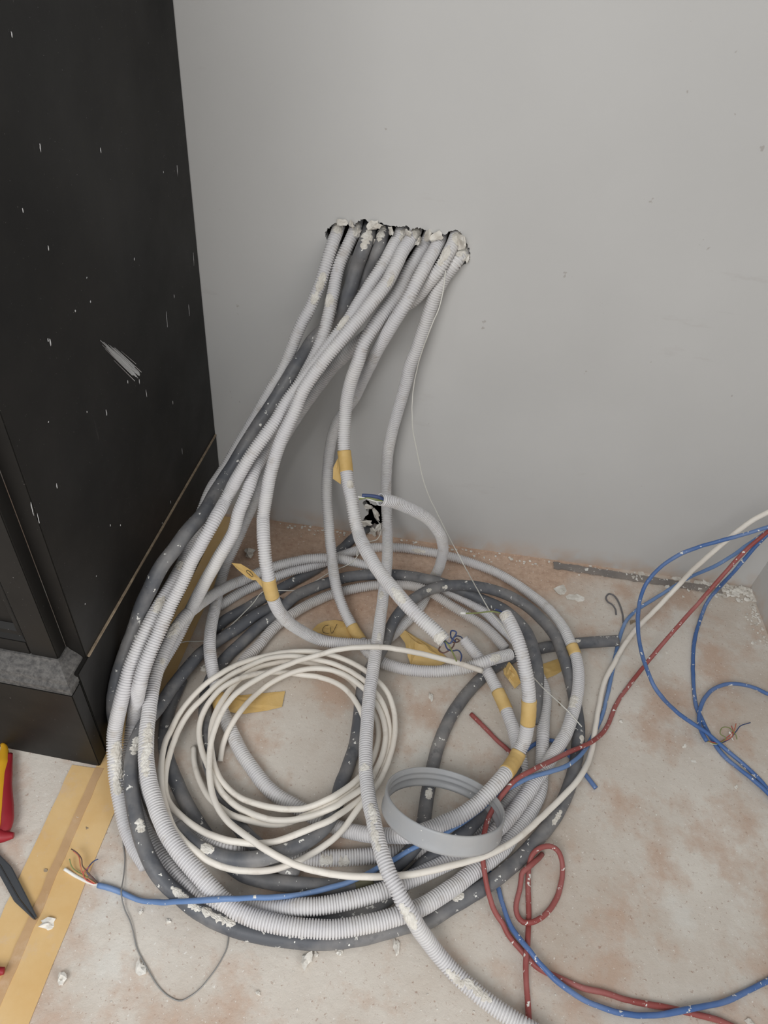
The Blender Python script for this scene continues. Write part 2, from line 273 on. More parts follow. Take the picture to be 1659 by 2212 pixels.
# ------------------------------------------------------------------ baked centre lines (half-millimetre units) and placed details
PATHS = {
    'K1': (0.0102, '-307,2169,1219 -304,2145,1220 -302,2122,1220 -299,2100,1221 -297,2080,1219 -297,2060,1215 -299,2040,1205 -304,2020,1189 -309,2004,1171 -314,1991,1151 -318,1978,1131 -323,1966,1110 -328,1954,1090 -334,1943,1070 -341,1931,1050 -348,1921,1030 -357,1911,1010 -368,1903,989 -377,1895,968 -385,1888,946 -393,1882,924 -400,1876,901 -408,1870,878 -414,1861,858 -422,1850,839 -430,1838,820 -442,1827,802 -452,1816,784 -461,1807,765 -471,1799,746 -481,1792,726 -491,1785,706 -501,1777,686 -512,1769,667 -522,1760,647 -533,1751,627 -544,1741,608 -554,1731,589 -563,1720,572 -572,1707,556 -581,1690,541 -589,1672,530 -596,1653,521 -603,1633,513 -608,1612,505 -612,1590,495 -615,1569,483 -618,1549,471 -621,1529,457 -625,1509,444 -628,1490,430 -632,1469,417 -634,1448,407 -636,1426,398 -638,1402,393 -639,1380,390 -641,1357,388 -644,1333,385 -648,1309,380 -654,1286,373 -660,1263,366 -665,1240,359 -670,1218,351 -674,1195,344 -679,1173,335 -684,1153,324 -689,1133,313 -693,1113,301 -697,1095,289 -701,1078,276 -703,1062,264 -704,1047,252 -706,1031,240 -708,1015,225 -711,1000,206 -715,986,183 -719,975,162 -721,961,143 -721,945,125 -718,930,113 -713,914,104 -706,896,94 -698,876,84 -690,857,75 -680,838,66 -670,819,58 -659,800,51 -648,781,44 -636,762,37 -624,742,32 -610,724,27 -595,707,25 -579,690,23 -561,675,23 -543,660,23 -525,644,22'),
    'K2': (0.0102, '-112,2169,1233 -111,2143,1231 -110,2118,1231 -109,2095,1229 -110,2072,1225 -114,2049,1218 -123,2026,1206 -130,2004,1193 -138,1985,1177 -147,1973,1160 -157,1961,1143 -168,1948,1126 -179,1935,1109 -188,1921,1093 -198,1906,1077 -207,1891,1062 -215,1876,1048 -224,1861,1033 -236,1846,1018 -248,1833,1002 -260,1820,986 -272,1807,970 -285,1795,953 -297,1782,936 -309,1770,920 -321,1758,903 -333,1745,887 -345,1732,870 -357,1719,854 -369,1706,838 -380,1691,822 -389,1675,806 -397,1659,791 -407,1642,777 -418,1626,763 -428,1609,749 -439,1593,735 -450,1577,720 -460,1562,705 -470,1548,688 -480,1536,669 -491,1526,649 -499,1521,631 -506,1521,615 -512,1518,600 -519,1510,587 -525,1495,575 -528,1479,571 -529,1462,571 -532,1444,569 -537,1423,561 -544,1403,549 -552,1386,535 -561,1371,519 -569,1358,502 -578,1345,486 -586,1332,469 -592,1317,453 -598,1301,437 -604,1284,423 -611,1266,409 -618,1248,395 -624,1231,383 -628,1214,372 -632,1197,362 -636,1177,351 -640,1157,339 -645,1137,328 -649,1118,317 -653,1099,305 -657,1082,292 -660,1066,278 -662,1052,266 -663,1040,253 -670,1035,225 -679,1034,187 -688,1031,151 -694,1025,117 -699,1016,86 -698,998,70 -696,979,56 -694,958,44 -690,937,35 -683,916,30 -675,895,28 -666,875,26 -655,854,25 -644,833,25 -632,813,24 -619,793,23 -605,774,23 -590,756,22 -574,738,22 -556,721,22 -538,706,22 -519,690,23 -501,675,23 -482,660,23 -463,646,23 -443,632,23 -422,620,23 -401,608,23 -379,599,23 -356,591,24 -332,586,26 -308,583,27 -284,581,30 -259,581,34 -235,582,39 -211,583,43 -187,585,48 -163,587,53 -139,589,60 -116,592,67 -93,595,71 -70,599,71 -47,605,72 -24,612,72 -2,619,73 20,627,73 43,636,73 64,645,73 86,655,73 107,666,73 127,678,72 148,690,70 170,702,68 191,714,67 212,727,67 233,740,66 254,753,65 275,766,64 295,781,62 316,795,61 335,811,60 355,826,60 373,842,61 390,859,63 407,876,64 423,894,66 438,913,67 452,932,68 465,951,69 479,971,70 492,991,71 504,1011,71 516,1031,71 529,1050,72 542,1070,71 555,1091,69 568,1112,67 580,1132,65 593,1153,63 605,1174,62 617,1195,61 626,1217,61 635,1240,63 642,1262,64 650,1285,65 657,1308,67 663,1331,68 669,1354,69 673,1377,70 676,1400,71 678,1423,72 679,1446,73 678,1469,74 675,1492,76 669,1515,79 662,1537,81 656,1559,81 650,1581,80 646,1605,74 640,1629,67 634,1653,60 626,1675,53 618,1697,47 608,1719,41 596,1739,35 582,1759,31 567,1777,27 550,1795,24 533,1811,23 514,1827,22 495,1842,22 475,1855,22 454,1868,22 434,1880,22 412,1891,22 390,1900,22 367,1909,21 345,1916,21 322,1923,21 298,1930,21 275,1935,21 252,1940,21 228,1944,21 204,1948,21 180,1950,21 156,1952,21 132,1954,20 108,1955,20 84,1955,20 60,1956,20 36,1955,21 12,1953,20 -12,1950,20 -35,1946,20 -59,1941,20 -82,1934,21 -104,1925,22 -124,1914,24 -143,1899,29 -160,1881,35 -177,1864,40 -195,1846,44 -214,1828,48 -232,1811,51 -252,1794,53 -271,1778,56 -291,1763,58 -312,1749,58 -333,1738,57 -355,1731,53 -376,1723,48 -396,1713,43 -415,1702,39 -434,1689,36 -453,1676,33 -472,1662,31 -490,1648,29 -508,1633,27 -526,1617,26 -542,1601,24 -557,1583,23 -572,1565,21 -587,1547,20 -602,1529,20'),
    'K3': (0.0102, '-251,2169,1232 -250,2145,1231 -248,2122,1230 -247,2101,1229 -246,2081,1226 -246,2063,1220 -251,2044,1206 -258,2027,1189 -266,2013,1170 -274,2001,1151 -280,1988,1131 -283,1975,1112 -285,1960,1092 -286,1945,1074 -288,1929,1056 -289,1914,1038 -291,1898,1020 -294,1883,1001 -297,1869,982 -302,1856,962 -308,1844,943 -315,1834,923 -323,1824,903 -331,1817,885 -339,1811,868 -348,1802,850 -358,1791,831 -367,1779,813 -376,1767,796 -385,1754,779 -394,1741,762 -402,1728,744 -409,1715,726 -416,1701,708 -423,1685,691 -430,1668,677 -436,1650,665 -442,1630,655 -447,1609,647 -451,1589,641 -454,1568,634 -456,1548,625 -458,1529,614 -463,1511,599 -469,1496,581 -476,1483,562 -481,1472,542 -484,1460,522 -489,1448,501 -498,1436,481 -508,1423,462 -519,1410,443 -530,1398,422 -540,1386,400 -552,1377,376 -564,1369,350 -576,1362,322 -589,1357,292 -602,1354,260 -615,1353,228 -627,1349,200 -636,1340,180 -642,1325,167 -647,1310,156 -652,1294,145 -658,1275,136 -665,1254,127 -672,1231,120 -678,1207,114 -683,1182,108 -687,1159,101 -691,1136,93 -695,1116,83 -697,1097,73 -699,1078,62 -697,1057,51 -692,1035,41 -686,1013,32 -676,991,26 -665,968,23 -655,946,21 -644,924,21 -634,903,22 -622,882,22 -609,862,22 -596,842,22 -581,823,22 -563,807,22 -544,792,23 -521,781,26 -498,770,29 -478,758,29 -456,746,32 -432,733,40 -408,722,50 -383,713,60 -358,706,68 -334,703,71 -312,705,65 -292,715,39 -270,721,26 -247,723,22 -223,724,22 -199,726,22 -175,727,22 -151,728,22 -127,729,22 -103,731,22 -79,734,22 -55,738,22 -32,742,22 -8,746,22 16,751,22 39,756,22 62,762,22 85,768,22 109,774,23 132,779,22 156,784,22 179,789,22 202,796,22 225,805,22 247,813,22 269,822,22 291,832,22 312,843,22 332,857,22 351,872,22 369,888,22 385,905,22 401,923,22 416,941,23 431,960,24 444,979,25 458,998,26 470,1019,28 477,1041,32 478,1063,37 477,1086,42 472,1108,48 467,1131,49 463,1155,48 458,1179,48 453,1203,48 445,1226,48 437,1249,49 429,1271,50 420,1293,51 410,1315,52 401,1336,53 390,1357,55 379,1377,58 367,1396,61 354,1416,63 340,1436,65 324,1455,67 307,1473,71 290,1489,76 282,1498,79'),
    'K4': (0.0102, '56,2169,1237 55,2140,1239 55,2111,1241 54,2085,1242 53,2061,1241 50,2040,1236 44,2018,1221 36,2000,1206 28,1988,1187 18,1980,1167 7,1977,1148 -5,1979,1127 -17,1981,1105 -28,1983,1085 -42,1982,1065 -59,1980,1049 -76,1977,1034 -93,1972,1018 -111,1967,1002 -128,1962,986 -145,1958,969 -163,1954,953 -180,1950,937 -197,1945,920 -213,1940,902 -229,1936,883 -243,1932,864 -258,1932,845 -271,1934,828 -283,1935,808 -296,1935,788 -307,1933,767 -319,1930,746 -332,1926,726 -344,1921,705 -357,1917,684 -368,1912,664 -380,1909,643 -390,1906,622 -401,1903,601 -412,1900,580 -422,1897,558 -432,1894,537 -442,1891,515 -451,1888,493 -460,1884,471 -469,1880,450 -478,1876,428 -487,1872,405 -495,1867,383 -504,1862,361 -512,1858,339 -519,1854,317 -526,1849,295 -532,1844,273 -540,1837,252 -547,1829,231 -555,1819,211 -562,1806,192 -569,1792,173 -575,1777,156 -582,1761,140 -588,1744,124 -595,1727,108 -602,1710,93 -609,1693,78 -612,1674,64 -614,1653,53 -614,1631,45 -612,1610,45 -609,1588,48 -606,1565,53 -602,1541,58 -598,1517,63 -594,1494,67 -589,1470,72 -586,1446,76 -582,1422,79 -578,1398,82 -573,1373,85 -567,1349,87 -561,1325,88 -554,1303,84 -546,1281,80 -537,1260,75 -527,1239,68 -516,1218,61 -506,1197,54 -496,1177,46 -486,1158,40 -476,1140,35 -464,1122,32 -452,1104,29 -439,1086,26 -425,1069,23 -411,1051,21 -397,1032,21 -382,1013,21 -366,994,21 -349,977,21 -332,961,21 -314,944,21 -297,928,21 -278,912,21 -259,899,21 -238,887,21 -216,877,21 -193,869,22 -171,860,22 -148,852,21 -125,844,21 -103,837,21 -80,830,21 -56,824,21 -33,817,28 -10,811,36 14,806,46 37,801,57 61,798,67 84,796,78 107,795,90 129,793,102 151,793,115 172,800,120 194,811,118 215,823,118 236,835,120 256,845,123 277,856,127 296,869,132 315,884,136 332,899,141 347,916,148 363,934,154 378,952,158 393,972,159 405,990,154 417,1008,147 427,1027,140 437,1045,134 445,1062,133 453,1080,141 459,1094,154 461,1103,169 461,1113,188 460,1124,210 458,1135,231 455,1149,252 451,1163,273 446,1177,293 440,1191,311 433,1206,328 425,1222,344 418,1240,358 410,1258,370 401,1279,379 392,1301,385 382,1324,389 372,1348,390 360,1372,391'),
    'K5': (0.0102, '-65,2169,1233 -66,2144,1232 -67,2119,1232 -68,2095,1231 -69,2073,1230 -73,2050,1226 -80,2027,1218 -90,2004,1207 -98,1983,1196 -104,1965,1182 -111,1949,1167 -118,1932,1152 -126,1916,1137 -137,1900,1122 -148,1885,1108 -160,1870,1094 -172,1855,1080 -184,1840,1066 -196,1825,1052 -209,1810,1038 -221,1796,1023 -234,1783,1008 -247,1770,992 -260,1758,976 -273,1747,959 -285,1736,942 -298,1725,924 -309,1715,906 -320,1704,888 -330,1693,869 -337,1682,850 -343,1669,830 -350,1657,811 -358,1645,791 -366,1634,771 -374,1624,751 -381,1613,731 -387,1603,710 -392,1592,690 -396,1581,669 -400,1568,648 -403,1556,627 -405,1545,605 -407,1534,584 -409,1527,565 -410,1519,550 -410,1506,535 -408,1491,525 -404,1476,522 -400,1460,519 -395,1440,510 -389,1421,497 -383,1403,481 -378,1388,464 -371,1374,444 -365,1363,424 -361,1355,402 -357,1350,381 -352,1348,358 -347,1347,335 -342,1348,312 -336,1350,289 -330,1354,267 -323,1360,245 -316,1365,223 -308,1372,202 -300,1379,181 -291,1387,162 -282,1395,142 -272,1403,123 -261,1410,105 -250,1416,88 -238,1422,73 -224,1426,61 -205,1427,52 -182,1428,48 -159,1429,48 -136,1429,49 -112,1429,52 -89,1430,55 -65,1430,58 -42,1431,61 -20,1444,54 1,1463,44 19,1482,40 33,1503,37 47,1524,35 60,1546,32 73,1568,30 86,1590,27 99,1613,25 111,1635,23 122,1658,22 131,1681,21 139,1706,21 145,1728,19 150,1745,19 153,1758,19 157,1771,20 160,1783,22 165,1797,30 170,1808,43 174,1810,57 176,1808,72 177,1803,90 179,1798,110 179,1792,131 179,1787,152 179,1781,174 178,1775,195 177,1768,217 175,1760,239 172,1752,260 168,1743,281 164,1734,302 160,1725,323 154,1716,343 148,1707,364 139,1699,384 128,1693,405 116,1686,426 103,1679,446 90,1671,464 77,1661,481 63,1651,498 49,1640,514 35,1630,530 20,1619,545 4,1609,560 -12,1598,575 -28,1587,588 -45,1575,600 -63,1562,612'),
    'K6': (0.0102, '-14,2175,1226 -17,2152,1223 -20,2130,1221 -23,2109,1217 -26,2089,1212 -32,2071,1203 -42,2053,1187 -52,2037,1170 -63,2023,1153 -73,2010,1136 -81,1996,1118 -88,1981,1100 -96,1966,1083 -106,1952,1067 -117,1937,1052 -129,1922,1037 -141,1906,1022 -151,1891,1007 -161,1876,992 -170,1863,976 -178,1851,958 -183,1842,937 -186,1835,916 -192,1831,893 -198,1827,870 -203,1825,847 -207,1824,823 -210,1822,800 -212,1819,779 -213,1814,757 -213,1805,735 -212,1794,715 -211,1782,694 -209,1769,675 -206,1755,656 -202,1740,639 -196,1724,624 -190,1706,610 -184,1687,596 -177,1668,583 -170,1649,571 -162,1630,561 -154,1612,550 -147,1594,537 -140,1578,522 -133,1564,508 -126,1551,496 -117,1534,486 -111,1518,484 -105,1502,488 -98,1483,494 -90,1464,498 -79,1443,499 -65,1422,497 -51,1401,494 -36,1382,492 -20,1362,490 -6,1344,491 8,1326,492 23,1307,494 37,1290,494 52,1273,494 70,1257,490 89,1243,486 109,1229,480 129,1216,475 148,1203,471 166,1189,467 175,1182,465'),
    'K7': (0.0102, '14,2157,1241 12,2134,1237 11,2112,1233 9,2089,1229 8,2068,1224 5,2046,1219 0,2026,1212 -6,2007,1204 -14,1990,1193 -23,1972,1177 -31,1956,1161 -40,1942,1143 -48,1930,1124 -56,1919,1105 -65,1910,1085 -75,1903,1065 -85,1899,1044 -96,1896,1021 -105,1895,999 -114,1898,977 -122,1903,956 -130,1909,935 -137,1916,914 -144,1923,892 -150,1930,871 -156,1936,849 -164,1940,827 -171,1943,803 -179,1944,780 -186,1946,757 -193,1948,734 -200,1950,711 -209,1953,689 -219,1958,667 -229,1962,646 -238,1966,625 -248,1970,604 -257,1973,582 -264,1974,559 -270,1973,535 -275,1972,511 -278,1971,488 -280,1970,465 -282,1968,443 -283,1963,420 -283,1955,397 -283,1944,375 -282,1933,353 -280,1922,332 -278,1910,311 -275,1898,291 -271,1885,272 -266,1870,254 -260,1853,239 -255,1835,226 -250,1819,218 -246,1804,208 -241,1788,192 -237,1777,177 -233,1768,162 -228,1756,147 -223,1739,133 -217,1721,125 -212,1703,120 -206,1683,115 -198,1661,107 -190,1641,97 -181,1622,86 -170,1604,73 -158,1587,61 -146,1570,49 -132,1553,38 -118,1536,30 -104,1517,24 -90,1499,21 -76,1481,21 -63,1462,20 -50,1442,20 -33,1425,20 -13,1411,20 8,1399,20 30,1389,23 52,1382,27 75,1375,32 98,1370,37 122,1367,42 145,1365,46 169,1364,51 192,1364,56 216,1366,62 239,1369,67 261,1373,73 284,1377,79 305,1383,85 326,1389,93 346,1396,101 367,1407,103 390,1425,95 413,1442,87 437,1459,79 448,1467,75'),
    'K8': (0.0102, '97,2169,1210 94,2146,1208 91,2124,1207 89,2102,1206 86,2081,1204 82,2060,1201 77,2039,1197 70,2019,1191 61,2007,1178 48,2004,1157 36,2000,1136 28,1996,1115 21,1992,1093 15,1989,1071 10,1986,1049 5,1984,1026 1,1982,1003 -3,1980,981 -7,1978,958 -11,1976,935 -15,1975,912 -20,1973,889 -26,1972,866 -31,1972,843 -34,1971,819 -35,1970,796 -38,1970,772 -41,1969,748 -44,1969,725 -47,1969,701 -51,1969,677 -54,1969,653 -57,1969,630 -60,1969,606 -63,1969,582 -65,1969,558 -67,1969,534 -69,1969,510 -70,1969,486 -70,1969,462 -69,1969,438 -69,1968,414 -67,1967,390 -66,1965,366 -64,1962,342 -61,1960,317 -59,1959,293 -56,1959,270 -54,1959,249 -51,1957,227 -48,1951,207 -44,1939,189 -40,1922,173 -37,1903,164 -33,1882,159 -31,1860,158 -28,1838,157 -25,1815,157 -23,1791,157 -21,1767,155 -19,1743,152 -18,1719,150 -17,1695,148 -16,1671,146 -15,1647,145 -15,1623,144 -15,1600,143 -15,1576,143 -14,1553,143 -14,1529,142 -14,1506,141 -14,1483,140 -13,1459,139 -13,1436,138 -13,1413,138 -13,1391,137 -13,1368,136 -13,1344,135 -13,1320,133 -13,1294,132 -13,1269,129 -13,1244,128 -14,1219,126 -13,1194,124 -12,1170,122 -11,1145,121 -9,1120,120 -7,1096,120 -6,1072,120 -4,1048,121 -2,1024,121 1,999,121 4,975,122 7,951,123 12,928,126 17,905,129 22,882,133 28,859,137 35,836,140 43,814,144 50,791,146 58,768,148 67,746,149 76,724,150 86,703,151 97,682,150 110,662,147 125,643,143 139,625,136 155,609,126 169,596,115 181,587,102 194,577,88 209,568,74 224,559,60 240,548,48 258,536,39 277,523,32 297,510,28 317,497,27 337,485,28 358,472,29 379,461,31 400,450,33 421,440,36 443,430,38 464,421,42 487,414,39 512,408,30 538,402,20'),
    'K9': (0.009894, '-459,1275,20 -453,1298,21 -447,1320,23 -438,1342,24 -426,1363,25 -415,1384,26 -406,1405,27 -398,1426,29 -388,1447,31 -377,1467,33 -364,1487,35 -351,1506,36 -336,1526,35 -321,1546,33 -306,1565,32 -289,1584,30 -272,1602,29 -254,1618,28 -236,1635,27 -217,1650,27 -197,1663,27 -176,1675,28 -155,1686,28 -133,1696,29 -111,1705,31 -89,1712,33 -67,1719,36 -44,1724,39 -21,1727,42 2,1729,46 26,1729,51 50,1727,56 73,1723,63 96,1715,70 119,1707,76 142,1704,73 164,1700,65 184,1694,57 205,1686,51 226,1678,45 246,1669,41 267,1660,37 289,1651,33 310,1641,30 331,1631,28 352,1619,26 370,1605,26 386,1589,26 400,1572,28 413,1555,30 426,1536,32 439,1517,33'),
    'K10': (0.0102, '30,1798,19 7,1800,24 -17,1801,30 -40,1803,35 -64,1805,40 -87,1807,46 -111,1807,51 -134,1807,55 -158,1805,60 -181,1799,70 -204,1792,78 -227,1785,84 -250,1776,90 -272,1768,94 -295,1760,96 -317,1753,96 -340,1745,94 -361,1737,91 -383,1728,89 -404,1718,87 -424,1707,85 -443,1694,84 -462,1680,83 -480,1664,83 -497,1647,84 -514,1629,85 -530,1611,87 -547,1592,92 -563,1572,97 -577,1550,103 -589,1526,111 -600,1501,121 -607,1475,133 -613,1448,148 -617,1421,165 -619,1393,182 -622,1364,200 -623,1334,219 -628,1315,223 -632,1300,223 -636,1284,222 -641,1268,220 -646,1249,214 -650,1230,207 -653,1211,201 -656,1192,195 -657,1173,188 -659,1153,182 -659,1133,177 -658,1113,172 -656,1092,167 -653,1071,163 -649,1051,159 -645,1030,156 -640,1008,152 -636,986,147 -631,964,143 -625,942,138 -618,920,134 -611,898,130 -602,876,126 -592,855,123 -581,834,120 -569,813,117 -555,793,115 -541,773,113 -527,753,112 -511,734,111 -495,715,110 -479,699,108 -462,684,107 -444,669,105 -425,655,103 -406,642,100 -386,629,97 -366,616,93 -346,603,89 -326,591,85 -306,579,81 -284,570,77 -262,561,75 -238,555,74 -215,551,73 -191,548,74 -167,546,74 -143,545,74 -119,545,74 -95,546,73 -71,548,73 -47,550,73 -23,553,73 0,558,73 23,564,74 46,571,74 68,578,74 91,586,74 113,595,74 135,604,74 157,614,73 177,625,70 198,637,67 217,650,65 236,665,62 254,679,60 272,694,57 290,709,53 308,726,51 326,742,49 344,758,47 361,773,44 379,788,41 397,806,37 414,823,33 430,843,31 443,863,30 458,883,29 472,903,27 486,923,26 500,944,25 512,965,24 523,987,24 532,1009,23 538,1032,24 541,1056,24 543,1079,25 545,1102,27 547,1125,29 548,1147,32 550,1169,34 551,1191,38 554,1217,35 558,1244,30 561,1269,28 565,1293,28 569,1318,28 571,1342,30 569,1366,33 562,1390,37 552,1412,42 540,1433,47 527,1452,53 513,1471,58 501,1490,61 489,1508,62 478,1528,59 466,1550,53 453,1571,48 437,1591,43 422,1611,38 406,1630,35 390,1650,33 374,1668,31 356,1685,28 337,1700,25 316,1711,24 295,1721,25 273,1729,27 251,1735,31 228,1738,36 205,1738,41 181,1737,48 158,1735,55 134,1739,55 113,1775,19'),
    'PA': (0.011, '-207,2169,1220 -206,2143,1220 -205,2117,1220 -205,2092,1219 -204,2068,1218 -204,2044,1215 -206,2024,1209 -209,2007,1199 -215,1993,1182 -218,1991,1170 -222,1994,1157 -226,1995,1141 -230,1991,1120 -235,1984,1098 -239,1976,1076 -246,1970,1054 -253,1965,1031 -262,1960,1009 -274,1956,987 -288,1952,969 -303,1946,951 -319,1938,935 -334,1926,921 -346,1912,908 -353,1896,897 -360,1878,887 -367,1859,878 -375,1842,868 -384,1829,855 -393,1815,839 -403,1801,822 -413,1787,805 -423,1774,787 -434,1762,769 -445,1750,751 -456,1739,734 -468,1729,716 -479,1719,697 -490,1710,679 -500,1700,661 -510,1688,644 -520,1674,626 -529,1659,610 -538,1643,594 -548,1626,580 -557,1608,568 -564,1588,558 -570,1567,552 -575,1545,546 -578,1522,542 -581,1499,539 -586,1476,535 -593,1454,532 -602,1433,528 -611,1413,523 -621,1392,514 -630,1372,504 -639,1353,493 -649,1334,483 -659,1316,473 -668,1299,460 -676,1282,445 -683,1268,429 -690,1255,412 -699,1242,393 -707,1229,373 -713,1217,354 -717,1204,336 -720,1191,322 -723,1179,311 -725,1169,301 -728,1159,293 -731,1150,285 -733,1141,277 -735,1131,268 -737,1120,261 -738,1109,254 -739,1098,247 -740,1085,240 -741,1072,232 -741,1058,222 -742,1046,211 -742,1036,200 -743,1027,190 -743,1020,178 -743,1014,165 -744,1009,149 -744,1005,131 -744,1002,114 -744,998,96'),
    'PF': (0.0102, '-99,579,20 -75,584,20 -51,589,20 -28,595,20 -4,602,20 18,611,20 41,620,20 63,630,20 84,642,20 104,656,20 122,673,20 139,690,21 155,706,23 171,723,26 188,740,32 204,756,40 222,770,48 241,783,54 259,798,60 276,813,66 292,829,70 308,847,71 324,866,70 339,885,70 354,904,70 367,924,70 381,943,70 394,961,70 408,979,69 420,997,69 432,1017,71 442,1036,74 453,1056,77'),
    'PG': (0.0102, '515,1234,44 522,1255,53 527,1277,59 530,1300,64 532,1323,68 534,1345,71 536,1367,74 536,1389,79 534,1411,85 531,1435,91 526,1459,96 521,1483,99 516,1505,100 510,1527,99 502,1549,99 491,1570,98 477,1590,97 464,1608,94 452,1625,90 439,1642,85 424,1657,81 408,1670,76 390,1682,72 372,1692,68 352,1701,66 332,1711,64 311,1721,64 289,1728,65 266,1733,68 244,1737,73 220,1738,78 197,1738,84 173,1736,91 150,1735,96 127,1739,93 105,1748,86 82,1755,79 58,1760,74 35,1763,69 11,1764,65 -12,1764,61 -36,1763,58 -59,1761,55 -82,1757,52 -106,1752,51 -128,1746,49 -151,1738,48 -172,1728,48 -193,1716,47 -213,1704,46 -234,1691,46 -254,1677,46 -273,1663,46 -292,1647,46 -311,1631,46 -328,1614,46 -342,1594,46 -354,1574,44 -365,1555,40 -376,1537,35 -389,1519,30 -404,1501,28 -420,1482,27 -434,1463,26 -446,1443,24 -457,1423,23 -469,1402,22 -480,1381,22 -492,1360,22 -503,1339,22 -512,1317,22 -521,1294,21 -529,1272,21 -533,1248,21 -536,1225,20 -537,1200,20 -534,1176,20 -529,1153,20 -522,1130,20 -516,1107,20 -508,1084,20 -500,1061,20 -492,1038,20 -483,1016,20 -473,994,20 -463,972,20 -453,950,20 -441,929,20 -428,909,20 -414,889,21 -399,869,24 -383,849,26 -366,830,29 -350,810,33 -332,791,37 -313,772,46 -292,749,65 -270,731,78 -250,722,74 -230,713,67 -211,706,57 -191,699,46 -171,692,35 -149,686,25 -138,683,20'),
    'PB': (0.0102, '-381,1595,20 -396,1576,22 -411,1557,24 -427,1538,29 -443,1520,34 -458,1501,37 -472,1480,38 -486,1459,39 -500,1439,39 -515,1419,39 -531,1400,39 -546,1380,40 -559,1361,42 -571,1342,44 -581,1321,48 -591,1299,53 -599,1274,57 -606,1250,60 -613,1225,63 -620,1201,65 -626,1177,67 -632,1153,69 -636,1129,72 -639,1105,75 -643,1080,79 -648,1055,85 -654,1031,92 -658,1006,101 -662,986,100 -664,966,99 -664,945,99 -661,924,99 -657,903,99 -652,882,98 -645,860,97 -637,839,95 -628,818,94 -617,797,92 -606,776,91 -594,755,89 -582,735,88 -569,715,86 -556,695,83 -541,676,80 -525,657,76 -509,640,72 -492,625,64 -474,612,57 -454,600,52 -433,590,48 -412,580,44 -391,570,39 -369,561,35 -346,554,32 -324,547,30 -301,542,29 -277,537,29 -254,534,27 -230,532,26 -206,531,24 -182,530,23 -159,530,22 -135,531,22 -111,532,21 -87,533,21 -63,536,20 -39,539,20 -15,543,20 8,548,20 31,555,20 54,561,20 77,569,20 100,578,20 122,586,21 144,595,21 167,604,21 190,611,21 213,618,20 234,630,20 253,644,21 272,658,22 291,671,22 311,684,24 331,698,27 351,711,29 371,725,31 389,738,37 408,753,37 426,771,33 445,789,28 463,807,25 480,826,22 496,844,22 511,862,24 526,880,25 541,898,27 555,917,28 569,936,29 581,955,30 592,975,31 603,995,31 613,1016,31 622,1037,31 630,1057,31 638,1079,31 644,1100,33 650,1122,35 656,1145,35 662,1172,30 667,1197,28 671,1221,26 674,1246,25 675,1270,24 675,1295,23 674,1319,23 673,1343,23 670,1367,25 667,1390,27 662,1413,31 657,1436,38 650,1459,45 644,1482,51 637,1504,56 631,1526,59 625,1548,60 618,1569,62 608,1591,63 597,1611,63 583,1631,64 568,1649,64 552,1666,65 535,1682,67 517,1696,69 497,1709,71 476,1718,74 454,1726,78 430,1731,82 407,1734,86 383,1735,91 358,1734,96 334,1731,100 310,1727,105 286,1724,106 263,1721,107 240,1717,106 218,1712,106 197,1705,105 176,1696,104 157,1685,104 139,1672,103 122,1657,102 106,1640,101 90,1623,100 75,1603,98 62,1583,96 50,1561,93 39,1538,90 31,1515,88 24,1490,84 20,1465,81 16,1442,76 8,1420,69 0,1400,62 -9,1381,57 -17,1362,52 -24,1343,48 -31,1323,43 -36,1301,41 -39,1278,40 -40,1256,39 -39,1235,33 -39,1215,28 -37,1194,23 -36,1171,21 -35,1147,21 -35,1123,21 -35,1099,21 -36,1074,22 -39,1050,22 -43,1026,23 -47,1001,25 -51,977,27 -57,953,30 -60,929,34 -61,904,39 -61,879,45 -65,853,56 -70,827,69 -78,808,68 -90,788,71 -105,770,75 -122,752,81 -140,737,86 -159,722,91 -179,708,96 -200,696,100 -222,688,95 -245,682,92 -268,678,90 -292,675,89 -315,674,88 -339,676,89 -362,680,89 -386,687,86 -409,697,81 -432,709,76 -452,722,73 -471,735,69 -480,742,68'),
    'PC': (0.0102, '-628,1217,20 -629,1193,20 -630,1169,20 -631,1145,21 -631,1121,20 -629,1097,20 -626,1073,20 -621,1050,20 -615,1026,20 -608,1003,20 -599,981,20 -588,960,20 -575,939,20 -561,920,20 -547,901,20 -531,882,20 -516,863,20 -501,845,20 -485,827,20 -468,809,20 -451,792,20 -434,775,20 -416,759,20 -398,744,20 -379,729,20 -359,715,20 -340,700,20 -321,686,20 -299,675,20 -277,666,20 -253,661,22 -229,658,24 -205,656,27 -181,655,29 -156,655,31 -132,655,33 -108,657,32 -85,659,31 -61,661,31 -37,664,30 -13,668,29 10,673,29 32,681,31 53,691,34 74,702,37 94,714,42 113,728,47 130,742,53 146,758,60 160,774,67 172,792,71 180,815,64 185,839,55 190,864,48 192,890,43 194,916,39 196,942,36 199,967,33 201,992,30 204,1017,28 208,1041,27 212,1066,25 216,1090,24 221,1114,23 228,1138,22 234,1161,22 242,1184,22 250,1207,21 259,1229,21 269,1251,21 281,1273,21 292,1294,21 304,1315,21 317,1335,21 330,1355,21 345,1375,21 359,1394,20 375,1413,20 391,1430,21 408,1447,21 425,1463,21 444,1479,21 463,1493,21 483,1507,21 504,1520,21 525,1531,21 546,1542,21 568,1552,21 590,1561,21 613,1570,20 636,1577,21 658,1583,22 681,1589,24 704,1595,25 726,1600,26 749,1605,28 772,1610,29 794,1614,31 817,1619,32 839,1623,34 850,1626,35'),
